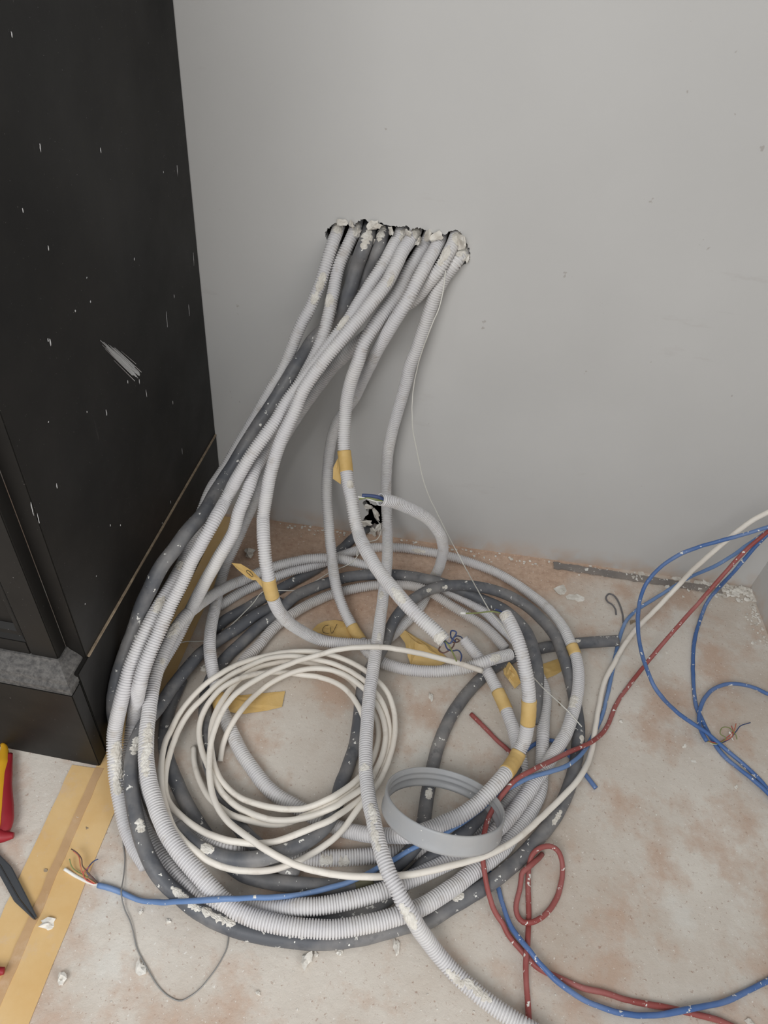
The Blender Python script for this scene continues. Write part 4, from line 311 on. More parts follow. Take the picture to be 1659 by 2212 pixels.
M = {'tapes': [('K6',0.4107,0.4457,0),('K5',0.6492,0.6835,0),('K7',0.842,0.8767,0),('K2',2.0125,1.9947,0),('K3',1.8046,1.769,0),('K4',1.7699,1.7324,0),('K4',1.6852,1.6372,0),('K4',1.0667,1.0882,0),('PC',0.5,0.5236,1)],'smears': [('K1',0.1401,0.03,0.9),('K1',0.164,0.02,0.8),('K1',0.0603,0.02,1.1),('K3',0.169,0.022,1.0),('K3',0.0593,0.02,0.9),('K2',0.2177,0.028,0.9),('K2',0.0608,0.02,0.8),('K4',0.097,0.03,0.8),('K4',0.0651,0.025,1.2),('K8',0.066,0.03,1.1),('K5',0.0598,0.022,1.1),('K5',0.1456,0.02,0.5),('K1',0.6565,0.018,1.0),('K1',0.7236,0.03,0.9),('K10',0.5188,0.028,1.1),('K10',0.5699,0.012,0.6),('K10',0.6903,0.05,0.9),('K10',0.7258,0.04,0.7),('K1',0.9559,0.055,1.1),('K1',0.9902,0.03,0.7),('K2',1.8955,0.026,1.2),('K6',0.4698,0.016,0.7),('K6',0.693,0.03,0.8),('K6',0.7767,0.02,1.6),('K8',0.7828,0.02,0.7),('K8',0.87,0.016,0.8),('K8',1.1679,0.03,0.7),('K8',1.1982,0.04,0.6),('K8',1.2939,0.035,0.9),('K8',1.0963,0.014,0.8),('K8',1.4195,0.04,0.7),('K8',1.3895,0.03,0.7),('K4',1.8987,0.014,1.3),('K5',1.1784,0.022,0.8),('K7',1.1287,0.022,0.9),('K3',1.3266,0.02,1.0),('K3',1.3506,0.016,0.9),('K2',2.4056,0.03,0.5)],'psmears': [('PA',0.0781,0.03,0.9),('PB',0.3773,0.03,0.8),('PB',0.493,0.02,0.8),('PB',0.6067,0.05,0.6),('PB',0.6545,0.05,0.8),('PB',2.4227,0.02,0.8),('PB',1.3071,0.02,0.5),('PB',1.1661,0.03,0.5),('PC',1.1196,0.02,0.4),('PB',0.9776,0.02,0.6),('PB',1.7484,0.012,0.5),('PB',1.782,0.012,0.5),('PC',0.6771,0.02,0.7),('PD',0.062,0.03,0.8)],'wires': [('K6','blue',0.0011,[[0.0868,0.5943,0.2287],[0.0944,0.5893,0.2308],[0.0984,0.595,0.2368],[0.1006,0.5973,0.2469],[0.0939,0.6011,0.2436],[0.0955,0.6019,0.2291],[0.1039,0.6047,0.2166]]),('K6','green',0.0011,[[0.0868,0.5943,0.2287],[0.0936,0.587,0.2283],[0.1011,0.5875,0.2133],[0.109,0.5866,0.1967]]),('K6','blue',0.0011,[[0.0868,0.5943,0.2287],[0.0919,0.5909,0.2173],[0.0999,0.5954,0.2066],[0.1106,0.6032,0.1995],[0.1174,0.6052,0.1861],[0.1184,0.6059,0.1716]]),('K6','brown',0.0011,[[0.0868,0.5943,0.2287],[0.084,0.5985,0.2105],[0.0832,0.6002,0.1971],[0.0915,0.5988,0.1954],[0.1021,0.6054,0.2022],[0.1051,0.6139,0.2113],[0.1114,0.6123,0.2094]]),('K4','green',0.0011,[[0.183,0.6911,0.1857],[0.1723,0.6862,0.196],[0.1581,0.6861,0.1963],[0.1389,0.6891,0.1849],[0.1179,0.6863,0.1826]]),('K4','white',0.0022,[[0.1222,0.6868,0.1829],[0.1136,0.6863,0.1827]]),('K4','blue',0.0016,[[0.1844,0.6913,0.1858],[0.1736,0.6949,0.1901],[0.1662,0.696,0.1915]]),('K5','blue',0.0028,[[-0.0215,0.7847,0.3016],[-0.034,0.7833,0.3081],[-0.0468,0.7833,0.3086],[-0.0594,0.7824,0.308]]),('K5','green',0.0013,[[-0.0215,0.7847,0.3016],[-0.0355,0.7802,0.3049],[-0.0463,0.7809,0.306],[-0.0561,0.7799,0.3052],[-0.0627,0.7777,0.303]]),('K5','white',0.0011,[[-0.0213,0.7837,0.3006],[-0.0375,0.7817,0.3004],[-0.0533,0.7802,0.3054],[-0.0654,0.7803,0.3059]]),('K3','blue',0.0011,[[0.1422,0.7538,0.0306],[0.1371,0.7555,0.0365],[0.1305,0.7653,0.0247],[0.1241,0.7649,0.013]]),('K3','brown',0.0011,[[0.1422,0.7538,0.0306],[0.1366,0.7552,0.0247],[0.1309,0.76,0.013],[0.1234,0.7651,0.0071]]),('B1','white',0.0022,[[-0.3209,0.2965,0.0012],[-0.3364,0.2982,0.0012],[-0.3539,0.3026,0.0012],[-0.3716,0.308,0.0051]]),('B1','green',0.0008,[[-0.3209,0.2965,0.0012],[-0.3334,0.3002,0.0051],[-0.3438,0.3037,0.0071],[-0.3551,0.3074,0.0051],[-0.3627,0.3114,0.0071],[-0.3684,0.3191,0.011]]),('B1','red',0.0008,[[-0.3204,0.2954,0.0012],[-0.3293,0.2969,0.0032],[-0.3385,0.2988,0.0071],[-0.3443,0.3058,0.009],[-0.3402,0.3115,0.011],[-0.3381,0.3201,0.009]]),('B1','blue',0.0008,[[-0.3211,0.297,0.0012],[-0.3316,0.3033,0.0051],[-0.3396,0.3065,0.009],[-0.3397,0.3133,0.011],[-0.3368,0.3215,0.009],[-0.3324,0.3245,0.009]]),('B1','brown',0.0008,[[-0.3211,0.297,0.0012],[-0.3307,0.3021,0.0071],[-0.3413,0.3084,0.011],[-0.3477,0.3126,0.013],[-0.3518,0.3201,0.0149],[-0.3601,0.3258,0.0169],[-0.3685,0.3286,0.0188]]),('B1','orange',0.0008,[[-0.3206,0.2959,0.0012],[-0.3323,0.2992,0.0051],[-0.3443,0.3048,0.0071],[-0.3502,0.3118,0.011],[-0.3572,0.323,0.013],[-0.3666,0.328,0.0149]]),('B4','orange',0.0008,[[0.5498,0.6372,0.009],[0.5629,0.6352,0.009],[0.5799,0.6429,0.009],[0.5924,0.6505,0.011],[0.5993,0.6623,0.013],[0.606,0.6762,0.013]]),('B4','green',0.0008,[[0.5498,0.6372,0.009],[0.5639,0.6334,0.011],[0.5799,0.6438,0.0149],[0.5715,0.6497,0.0169],[0.5764,0.6603,0.0188],[0.5883,0.6622,0.0188],[0.5992,0.6563,0.013],[0.6032,0.6502,0.0071]]),('B4','blue',0.0008,[[0.5498,0.6372,0.009],[0.5677,0.6362,0.0071],[0.5885,0.6468,0.009],[0.6044,0.6636,0.009],[0.6165,0.6771,0.0071],[0.6366,0.6876,0.0051]]),('B4','white',0.0007,[[0.5498,0.6372,0.009],[0.5636,0.6347,0.0071],[0.5862,0.6461,0.0051],[0.5933,0.654,0.011],[0.5892,0.659,0.013],[0.5973,0.6478,0.0051]]),('B4','red',0.0008,[[0.5498,0.6372,0.009],[0.5677,0.6365,0.011],[0.5861,0.6495,0.011],[0.5976,0.6614,0.011],[0.598,0.6718,0.011]])],'flags': [('K6',[[-0.1058,0.868,0.3142],[-0.1117,0.8663,0.3003],[-0.1152,0.8566,0.293],[-0.1138,0.8477,0.2771],[-0.0996,0.84,0.2744],[-0.1003,0.8483,0.2927]]),('K5',[[-0.186,0.6818,0.1904],[-0.1989,0.6907,0.1928],[-0.2109,0.6966,0.1997],[-0.2322,0.7087,0.1981],[-0.249,0.7149,0.1902],[-0.2407,0.7104,0.185],[-0.2209,0.6962,0.1842],[-0.2094,0.6885,0.1877],[-0.1919,0.6858,0.1933],[-0.1829,0.6735,0.1812]]),('K7',[[-0.0477,0.7395,0.0062],[-0.0688,0.7443,0.0003],[-0.0863,0.7443,0.0003],[-0.1041,0.7463,0.0003],[-0.1153,0.7484,0.0003],[-0.1244,0.7522,0.0013],[-0.1175,0.7643,0.0023],[-0.1072,0.7728,0.0032],[-0.088,0.7795,0.0032],[-0.0655,0.7763,0.0042],[-0.0602,0.7683,0.0062]]),('K2',[[0.3274,0.7833,0.0199],[0.3201,0.7784,0.0179],[0.3251,0.7704,0.0121],[0.3295,0.7576,0.0101],[0.3322,0.7555,0.0179]]),('K4',[[-0.2542,0.5945,0.0042],[-0.2423,0.6004,0.0023],[-0.215,0.6012,0.0013],[-0.1764,0.612,0.0013],[-0.1451,0.6202,0.0023],[-0.1438,0.5902,0.0032],[-0.1659,0.581,0.0013],[-0.1998,0.5695,0.0013],[-0.2173,0.5678,0.0023],[-0.2256,0.5685,0.0042],[-0.2396,0.5704,0.0042]])],'ink': [('K7',[[-0.0977,0.7611,0.0081],[-0.1031,0.758,0.0081],[-0.1059,0.7503,0.0081],[-0.103,0.7435,0.0081],[-0.0938,0.7431,0.0081]]),('K7',[[-0.0938,0.7576,0.0081],[-0.0882,0.7441,0.0081],[-0.0826,0.7659,0.0081]]),('K5',[[-0.2118,0.6861,0.2005],[-0.2167,0.6886,0.2019],[-0.2181,0.6916,0.2036],[-0.2127,0.6901,0.2033],[-0.2074,0.6859,0.2016],[-0.2077,0.6839,0.1995],[-0.2133,0.6864,0.2008]])],'scraps': [('crumpled',[[0.0193,0.7738,0.0121],[0.029,0.7802,0.0101],[0.0618,0.7641,0.0062],[0.1048,0.7446,0.0042],[0.124,0.7266,0.0023],[0.1067,0.7146,0.0013],[0.0562,0.7068,0.0013],[0.0484,0.7206,0.0101],[0.0421,0.7439,0.0121]]),('folded',[[0.2154,0.7328,0.0062],[0.2254,0.7297,0.0199],[0.2365,0.7102,0.0219],[0.2468,0.7,0.0062],[0.2372,0.6895,0.0013],[0.2248,0.7015,0.0081],[0.2191,0.7149,0.0023]]),('flat',[[0.2819,0.7443,0.0032],[0.3196,0.7675,0.0007],[0.3233,0.7415,0.0007],[0.3102,0.7305,0.0007],[0.2939,0.7197,0.0013],[0.2839,0.7261,0.0007]])],'chips': [([-0.3635,0.2441,0.0],0.017,'white'),([-0.321,0.1905,0.0],0.014,'grey'),([-0.3865,0.3767,0.0],0.006,'pale'),([-0.3664,0.3636,0.0],0.005,'tan'),([-0.3953,0.3041,0.0],0.005,'tan'),([-0.2561,0.2727,0.0],0.006,'grey'),([-0.2184,0.2682,0.0],0.006,'grey'),([-0.2341,0.214,0.0],0.014,'crumb'),([-0.0372,0.2486,0.0],0.02,'white'),([-0.0268,0.2653,0.0],0.01,'white'),([-0.0269,0.2565,0.0],0.007,'white'),([0.0726,0.2771,0.0],0.018,'long'),([0.0033,0.2626,0.0],0.007,'grey'),([-0.088,0.2077,0.0],0.006,'grey'),([0.5148,0.6275,0.0],0.009,'flat'),([0.5236,0.6022,0.0],0.008,'flat'),([0.0947,0.6483,0.0],0.016,'long'),([0.4134,0.6551,0.0],0.007,'grey'),([0.5214,0.8154,0.0],0.006,'pale'),([-0.2778,0.9086,0.0],0.02,'rubble'),([0.3344,0.9329,0.0],0.028,'flat'),([0.363,0.9167,0.0],0.026,'flat'),([0.453,0.9989,0.0],0.018,'flat'),([0.5069,1.0118,0.0],0.018,'flat'),([0.5796,1.0103,0.0],0.018,'flat'),([0.485,0.9923,0.0],0.012,'white'),([-0.3578,0.6382,0.0],0.001,'pale'),([-0.2878,0.641,0.0],0.01,'rubble'),([0.4028,0.8208,0.0],0.006,'pale'),([0.3084,0.82,0.0],0.006,'dark'),([0.3125,0.6738,0.0],0.01,'dark'),([0.4669,0.8758,0.0],0.014,'dark'),([0.5831,0.5688,0.0],0.006,'pale'),([0.5167,0.254,0.0],0.01,'pale')],'hole': [[-0.1654,0.5985],[-0.1649,0.6067],[-0.159,0.6142],[-0.1523,0.6198],[-0.1451,0.6253],[-0.1348,0.624],[-0.1277,0.6196],[-0.1211,0.6231],[-0.1167,0.6283],[-0.1094,0.6318],[-0.1031,0.6287],[-0.0915,0.6275],[-0.0829,0.6299],[-0.0738,0.6271],[-0.0644,0.6277],[-0.0548,0.6269],[-0.0457,0.6301],[-0.039,0.6249],[-0.0334,0.629],[-0.0239,0.6289],[-0.0155,0.6266],[-0.0072,0.625],[0.0022,0.6256],[0.0105,0.6246],[0.0164,0.6301],[0.0239,0.6337],[0.0316,0.632],[0.0362,0.6246],[0.0421,0.6173],[0.0486,0.6072],[0.0518,0.5966],[0.0491,0.5885],[0.0417,0.5826],[0.0341,0.5737],[0.0173,0.5693],[-0.0111,0.5712],[-0.0392,0.5717],[-0.0672,0.5708],[-0.0953,0.5699],[-0.1239,0.5761],[-0.1454,0.5852],[-0.161,0.5922]],'crack': [[-0.0748,0.0834],[-0.0673,0.0947],[-0.0591,0.0839],[-0.0477,0.081],[-0.039,0.0876],[-0.032,0.0715],[-0.0317,0.046],[-0.0276,0.0206],[-0.0361,0.0083],[-0.0464,0.017],[-0.0551,0.0046],[-0.064,0.0215],[-0.074,0.0275],[-0.0675,0.0443],[-0.0609,0.0584],[-0.0692,0.0695]],'flakes': [([-0.0942,0.6272],0.016,'h'),([-0.0685,0.6205],0.012,'h'),([-0.1157,0.6131],0.012,'h'),([-0.1402,0.624],0.012,'h'),([-0.0433,0.6204],0.012,'h'),([-0.0141,0.6208],0.02,'h'),([-0.0006,0.6212],0.014,'h'),([0.0324,0.6187],0.022,'h'),([0.0463,0.5965],0.016,'h'),([-0.0977,0.6018],0.014,'h'),([-0.1266,0.6237],0.01,'h'),([-0.0265,0.6111],0.012,'h'),([-0.0647,0.0319],0.02,'c'),([-0.0464,0.0649],0.022,'c'),([-0.0374,0.024],0.02,'c'),([-0.0633,0.0781],0.014,'c'),([-0.0471,0.0008],0.018,'c'),([-0.0684,0.002],0.014,'c')],'smudge': [[-0.3744,0.6935,0.5707],[-0.3731,0.7224,0.5508],[-0.3718,0.7513,0.4961],[-0.371,0.7685,0.4753],[-0.3717,0.7524,0.4799],[-0.3738,0.7072,0.5383]],'specks': [([-0.3769,0.6371,0.7015],0.012),([-0.376,0.6578,0.6247],0.008),([-0.3745,0.6912,0.6198],0.005),([-0.3758,0.6625,0.7856],0.014),([-0.3708,0.7729,0.7555],0.012),([-0.378,0.6124,0.7457],0.008),([-0.3692,0.8084,0.6216],0.01),([-0.3705,0.781,0.4416],0.03),([-0.3786,0.5984,0.6213],0.01),([-0.3785,0.6011,0.6172],0.012),([-0.3724,0.7377,0.4867],0.014),([-0.3711,0.7675,0.4686],0.014),([-0.367,0.8576,0.3764],0.014),([-0.3744,0.694,0.6467],0.004),([-0.3759,0.6585,0.874],0.008),([-0.3753,0.6736,0.4811],0.014),([-0.381,0.5454,0.4687],0.014),([-0.377,0.6343,0.5088],0.005),([-0.3802,0.5627,0.5438],0.004),([-0.3697,0.7987,0.2214],0.012),([-0.3679,0.838,0.1598],0.01),([-0.3714,0.7602,0.2103],0.006),([-0.3723,0.7399,0.0696],0.01),([-0.3832,0.4974,0.4766],0.03),([-0.383,0.5014,0.4595],0.024),([-0.38,0.5672,0.2942],0.005),([-0.3775,0.624,0.3335],0.006),([-0.3765,0.6468,0.312],0.007),([-0.3817,0.5305,0.2809],0.004),([-0.3647,0.9101,0.5261],0.012),([-0.364,0.9248,0.6906],0.006),([-0.362,0.9697,0.6792],0.03),([-0.36,1.0153,0.6539],0.04),([-0.3609,0.9949,0.5468],0.03),([-0.3662,0.8759,0.5066],0.05),([-0.3626,0.9568,0.4819],0.03),([-0.3667,0.866,0.2754],0.03),([-0.3644,0.9163,0.1796],0.05)],'hook': [[0.449,0.8713,0.0016],[0.4509,0.8908,0.0016],[0.4485,0.9095,0.0036],[0.4446,0.9264,0.0036],[0.4386,0.9361,0.0036],[0.4298,0.938,0.0036],[0.4229,0.9272,0.0036],[0.4252,0.9169,0.0036],[0.4317,0.9095,0.0055],[0.4366,0.8988,0.0055],[0.4373,0.8868,0.0036]]}
VAR = {'K1': .08, 'K2': .08, 'K3': .08, 'K4': .05, 'K5': .04, 'K7': .04, 'K9': .08, 'K10': .10}
PTH = {}
for n, (r, s) in PATHS.items():
    PTH[n] = Path(np.array([[int(v) for v in t.split(',')] for t in s.split()], float) / 2000.0)
# ------------------------------------------------------------------ room
def box(bm, x0, x1, y0, y1, z0, z1, M=None):
    vs = [bm.verts.new(Vector(p)) for p in ((x0, y0, z0), (x1, y0, z0), (x1, y1, z0), (x0, y1, z0), (x0, y0, z1), (x1, y0, z1), (x1, y1, z1), (x0, y1, z1))]
    for f in ((0, 3, 2, 1), (4, 5, 6, 7), (0, 1, 5, 4), (1, 2, 6, 5), (2, 3, 7, 6), (3, 0, 4, 7)): bm.faces.new([vs[i] for i in f])
    if M: 
        for v in vs: v.co = M @ v.co
    return vs
bm = bmesh.new(); box(bm, -2.2, 2.2, -2.4, WALL_Y + .2, -.05, 0)
fl = bm_obj('floor', bm, M_FLOOR); tag(fl, 'dusty beige floor with brick dust and plaster stains', kind='structure')
def ragged(pts, amp, sub=5, seed=1):
    rnd = random.Random(seed); out = []
    for i in range(len(pts)):
        a, b = pts[i], pts[(i + 1) % len(pts)]
        for k in range(sub):
            t = k / sub; out.append((a[0] + (b[0] - a[0]) * t + rnd.uniform(-amp, amp) * (k > 0), a[1] + (b[1] - a[1]) * t + rnd.uniform(-amp, amp) * (k > 0)))
    return out
bm = bmesh.new(); X0, X1, Z1 = -2.2, .7301, 2.6
def loop(pts):
    vs = [bm.verts.new((x, WALL_Y, z)) for x, z in pts]
    return [bm.edges.new((vs[i], vs[(i + 1) % len(vs)])) for i in range(len(vs))]
hole = ragged(M['hole'], .0012); crack = ragged(M['crack'], .0014, seed=4)
e0 = loop([(X0, 0), (X1, 0), (X1, Z1), (X0, Z1)]); e1 = loop(hole); e2 = loop(crack)
bmesh.ops.triangle_fill(bm, use_beauty=True, edges=e0 + e1 + e2, normal=(0, -1, 0))
for es in (e1, e2):   # broken plaster edge going back into the wall
    r_ = bmesh.ops.extrude_edge_only(bm, edges=es); vs = [g for g in r_['geom'] if isinstance(g, bmesh.types.BMVert)]
    for v in vs: v.co.y += .018 + random.uniform(-.002, .002)
bmesh.ops.recalc_face_normals(bm, faces=bm.faces)
wall = bm_obj('wall_back', bm, M_WALL); tag(wall, 'pale grey painted wall with a ragged cable opening', kind='structure')
bm = bmesh.new(); 
for (x0, x1, z0, z1) in ((-.22, .10, .50, .68), (-.10, .0, .0, .12)):
    vs = box(bm, x0, x1, WALL_Y + .012, WALL_Y + .10, z0, z1)
for f in [f for f in bm.faces if f.normal.y < -.5 or (f.calc_center_median().y < WALL_Y + .02)]: bm.faces.remove(f)
cav = bm_obj('wall_cavity', bm, M_CAV, wall)
bm = bmesh.new(); box(bm, .7301, .80, -.2, WALL_Y + .2, 0, 2.6)
wr = bm_obj('wall_right', bm, M_WALL); tag(wr, 'pale grey side wall meeting the back wall at the right corner', kind='structure')
# dark strip lying along the wall foot
bm = bmesh.new(); a, b = Vector((.325, .9965, 0)), Vector((.665, .990, 0)); n = 40; row = []
for i in range(n + 1):
    p = a.lerp(b, i / n); w = .008 + .004 * noise.noise(Vector((i * .6, 0, 0))); row.append([bm.verts.new((p.x, p.y - w, .001)), bm.verts.new((p.x, p.y - w, .004)), bm.verts.new((p.x, p.y + w, .0045)), bm.verts.new((p.x, p.y + w, .001))])
for i in range(n):
    for k in range(3): bm.faces.new((row[i][k], row[i + 1][k], row[i + 1][k + 1], row[i][k + 1]))
t1 = bm_obj('trim_1', bm, dusty('dark_grey_strip', lin((128, 122, 118)), lin((168, 158, 148)), .62, .8)); tag(t1, 'dark grey strip along the foot of the wall', kind='structure')
# plaster flakes hanging at the two openings
for i, ((x, z), s, k) in enumerate(M['flakes']):
    bm = chunk((x, WALL_Y - .004, z), s, i + 3, squash=(1.1, .35, .8), sub=2, jag=.8)
    bm_obj('plaster_flake', bm, M_PLASTER, wall, smooth=False)
# rubble of crumbled plaster piled along the wall foot and in the right corner
bm = bmesh.new(); rnd = random.Random(12)
for i in range(420):
    if i < 170: x, y = .73 - abs(rnd.gauss(0, .07)), WALL_Y - abs(rnd.gauss(0, .018)) - .004
    elif i < 330: x, y = rnd.uniform(-.28, .70), WALL_Y - abs(rnd.gauss(0, .012)) - .004
    else: x, y = .725 - abs(rnd.gauss(0, .012)), WALL_Y - rnd.uniform(0, .16)
    s = rnd.uniform(.002, .009) * (1.3 if i < 170 else .8); b2 = chunk((x, y, 0), s, i, sub=1, jag=.6); me_ = bpy.data.meshes.new('t'); b2.to_mesh(me_); b2.free(); bm.from_mesh(me_); bpy.data.meshes.remove(me_)
o = bm_obj('plaster_rubble', bm, M_PLASTER); tag(o, 'crumbs of broken plaster strewn along the foot of the wall', 'rubble', kind='stuff')
bm = bmesh.new()
for i in range(700):
    x, y = rnd.uniform(-.5, .72), rnd.uniform(.02, WALL_Y - .02)
    if x < -.36 and y > .44: continue
    s = rnd.choice([.0009, .0012, .0016, .0024]); b2 = chunk((x, y, 0), s, i, sub=0 if False else 1, jag=.6); me_ = bpy.data.meshes.new('t'); b2.to_mesh(me_); b2.free(); bm.from_mesh(me_); bpy.data.meshes.remove(me_)
o = bm_obj('floor_grit', bm, M_PLASTER); tag(o, 'fine plaster grit scattered over the floor', 'grit', kind='stuff')
# ------------------------------------------------------------------ floor tape
def strip(name, mat, pts, z, label):
    bm = bmesh.new(); f = bm.faces.new([bm.verts.new((x, y, z)) for x, y in pts]); r_ = bmesh.ops.extrude_face_region(bm, geom=[f])
    for v in [g for g in r_['geom'] if isinstance(g, bmesh.types.BMVert)]: v.co.z -= z * .6
    bmesh.ops.recalc_face_normals(bm, faces=bm.faces)
    o = bm_obj(name, bm, mat, world=True); tag(o, label, 'tape'); return o
def rag_strip(xl, xr, y0, y1, n=24, s=0):
    L_ = [(xl(y0 + (y1 - y0) * i / n) + .002 * noise.noise(Vector((i * .9, s, 0))), y0 + (y1 - y0) * i / n) for i in range(n + 1)]
    R_ = [(xr(y0 + (y1 - y0) * i / n) + .002 * noise.noise(Vector((i * .9, s + 5, 0))), y0 + (y1 - y0) * i / n) for i in range(n + 1)]
    return R_ + L_[::-1]
strip('floor_tape', M_FT, rag_strip(lambda y: -.425, lambda y: -.379, -.06, .448, s=2), .0010, 'left amber masking tape band on the floor, beside the pliers')
strip('floor_tape', M_FT, rag_strip(lambda y: -.390, lambda y: -.339 + .036 * max(0, y - .37), -.06, 1.005, s=7), .0016, 'right amber masking tape band on the floor, running past the black cabinet to the wall')
strip('floor_tape', M_FT2, rag_strip(lambda y: -.3905, lambda y: -.3785, -.06, .449, s=9), .0021, 'narrow brown seam tape between the two amber floor tape bands')
# ------------------------------------------------------------------ black cabinet
CO = Vector((-.3852, .4518, 0)); k = .0448; E1 = Vector((1, -k, 0)).normalized(); E2 = Vector((k, 1, 0)).normalized()
CM = Matrix(((E1.x, E2.x, 0, CO.x), (E1.y, E2.y, 0, CO.y), (0, 0, 1, 0), (0, 0, 0, 1)))
cab = empty('cabinet', CO); tag(cab, 'tall black panelled cabinet with scuffed paint in the left corner', 'cabinet')
def cbox(name, mat, *b, bev=.0012):
    bm = bmesh.new(); box(bm, *b, M=CM)
    bmesh.ops.recalc_face_normals(bm, faces=bm.faces)
    if bev: bmesh.ops.bevel(bm, geom=list(bm.edges), offset=bev, segments=2, affect='EDGES')
    return bm_obj(name, bm, mat, cab, world=True)
DEP = (WALL_Y - CO.y) / E2.y - .001
cbox('side_panel', M_BLACK, -.026, -.0015, .049, DEP, .200, 2.2)
cbox('skirting', M_BLACK, -.026, .0, .023, DEP, .0, .2035)
cbox('dust_ledge', M_SAND, -.0030, .0012, .052, DEP - .001, .2025, .2055, bev=.0004)
cbox('plinth', M_BLACK, -.60, .0, .0, .0215, .0, .188)
cbox('dust_ledge', M_BLKDUST, -.60, -.001, .001, .021, .1875, .1895, bev=.0003)
# stepped moulding, mitred round the right-hand end
prof = [(.003, .189), (.003, .196), (.007, .199), (.009, .206), (.014, .211), (.0205, .216), (.024, .218), (.026, .222), (.030, .222)]
bm = bmesh.new(); rows = []
for d, z in prof:
    rows.append([bm.verts.new(CM @ Vector(p)) for p in ((-.60, d, z), (-d * .9, d, z), (-d * .9, .0485, z))])
for i in range(len(rows) - 1):
    for j in range(2): bm.faces.new((rows[i][j], rows[i][j + 1], rows[i + 1][j + 1], rows[i + 1][j]))
bmesh.ops.recalc_face_normals(bm, faces=bm.faces)
o = bm_obj('moulding', bm, M_BLKDUST, cab, world=True); o.modifiers.new('s', 'SOLIDIFY').thickness = -.0015
# door frame with a recessed, bevelled panel
cbox('door_frame', M_BLACK, -.0615, -.0245, .028, .0485, .221, 2.2)
cbox('door_frame', M_BLACK, -.60, -.0615, .028, .0485, .221, .2485)
cbox('door_panel', M_BLACK, -.60, -.060, .042, .048, .24, 2.2)
bm = bmesh.new(); ins = [(0, .0285), (.006, .033), (.012, .034), (.017, .0415)]; rows = []
for d, v in ins: rows.append([bm.verts.new(CM @ Vector(p)) for p in ((-.0615 - d, v, 2.2), (-.0615 - d, v, .2485 + d), (-.60, v, .2485 + d))])
for i in range(3):
    for j in range(2): bm.faces.new((rows[i][j], rows[i][j + 1], rows[i + 1][j + 1], rows[i + 1][j]))
bmesh.ops.recalc_face_normals(bm, faces=bm.faces); o = bm_obj('panel_moulding', bm, M_BLACK, cab, world=True); o.modifiers.new('s', 'SOLIDIFY').thickness = .0008
# paint splashes and the brush scuff on the side panel
def side_pt(p, off): return Vector(p) + E1 * off
rnd = random.Random(3)
for p, l in M['specks']:
    w = .0006 if l > .02 else .0011
    if p[2] < .2: continue
    bm = bmesh.new(); c = side_pt(p, -.0012 if p[2] > .21 else .0001); ll = l * rnd.uniform(.5, 1) * .7
    ring_ = [bm.verts.new(c + E2 * (w * math.cos(a) * rnd.uniform(.5, 1.3) + ll * .12 * math.sin(a) * rnd.uniform(0, 1)) + Vector((0, 0, ll * .5 * math.sin(a)))) for a in [i * math.tau / 10 for i in range(10)]]
    cc = bm.verts.new(c + E1 * .0004)
    for i in range(10): bm.faces.new((ring_[i], ring_[(i + 1) % 10], cc))
    bmesh.ops.recalc_face_normals(bm, faces=bm.faces); bm_obj('paint_splash', bm, M_SCUFF, cab, world=True)
bm = bmesh.new(); A, Bv = Vector(M['smudge'][0]), Vector(M['smudge'][3]); dirv = (Bv - A); wd_ = E2 * .010
for i in range(46):
    t = rnd.gauss(0, .45); a0 = A + dirv * rnd.uniform(0, .45) + wd_ * t; a1 = A + dirv * rnd.uniform(.65, 1.0) + wd_ * t * 1.2; w = E2 * rnd.uniform(.00025, .0007)
    vs = [bm.verts.new(p - E1 * .0011) for p in (a0, a0 + w * .3, a1 + w, a1 - w)]; bm.faces.new(vs)
bmesh.ops.recalc_face_normals(bm, faces=bm.faces); o = bm_obj('brush_scuff', bm, M_SCUFF, cab, world=True); o.modifiers.new('s', 'SOLIDIFY').thickness = .0002
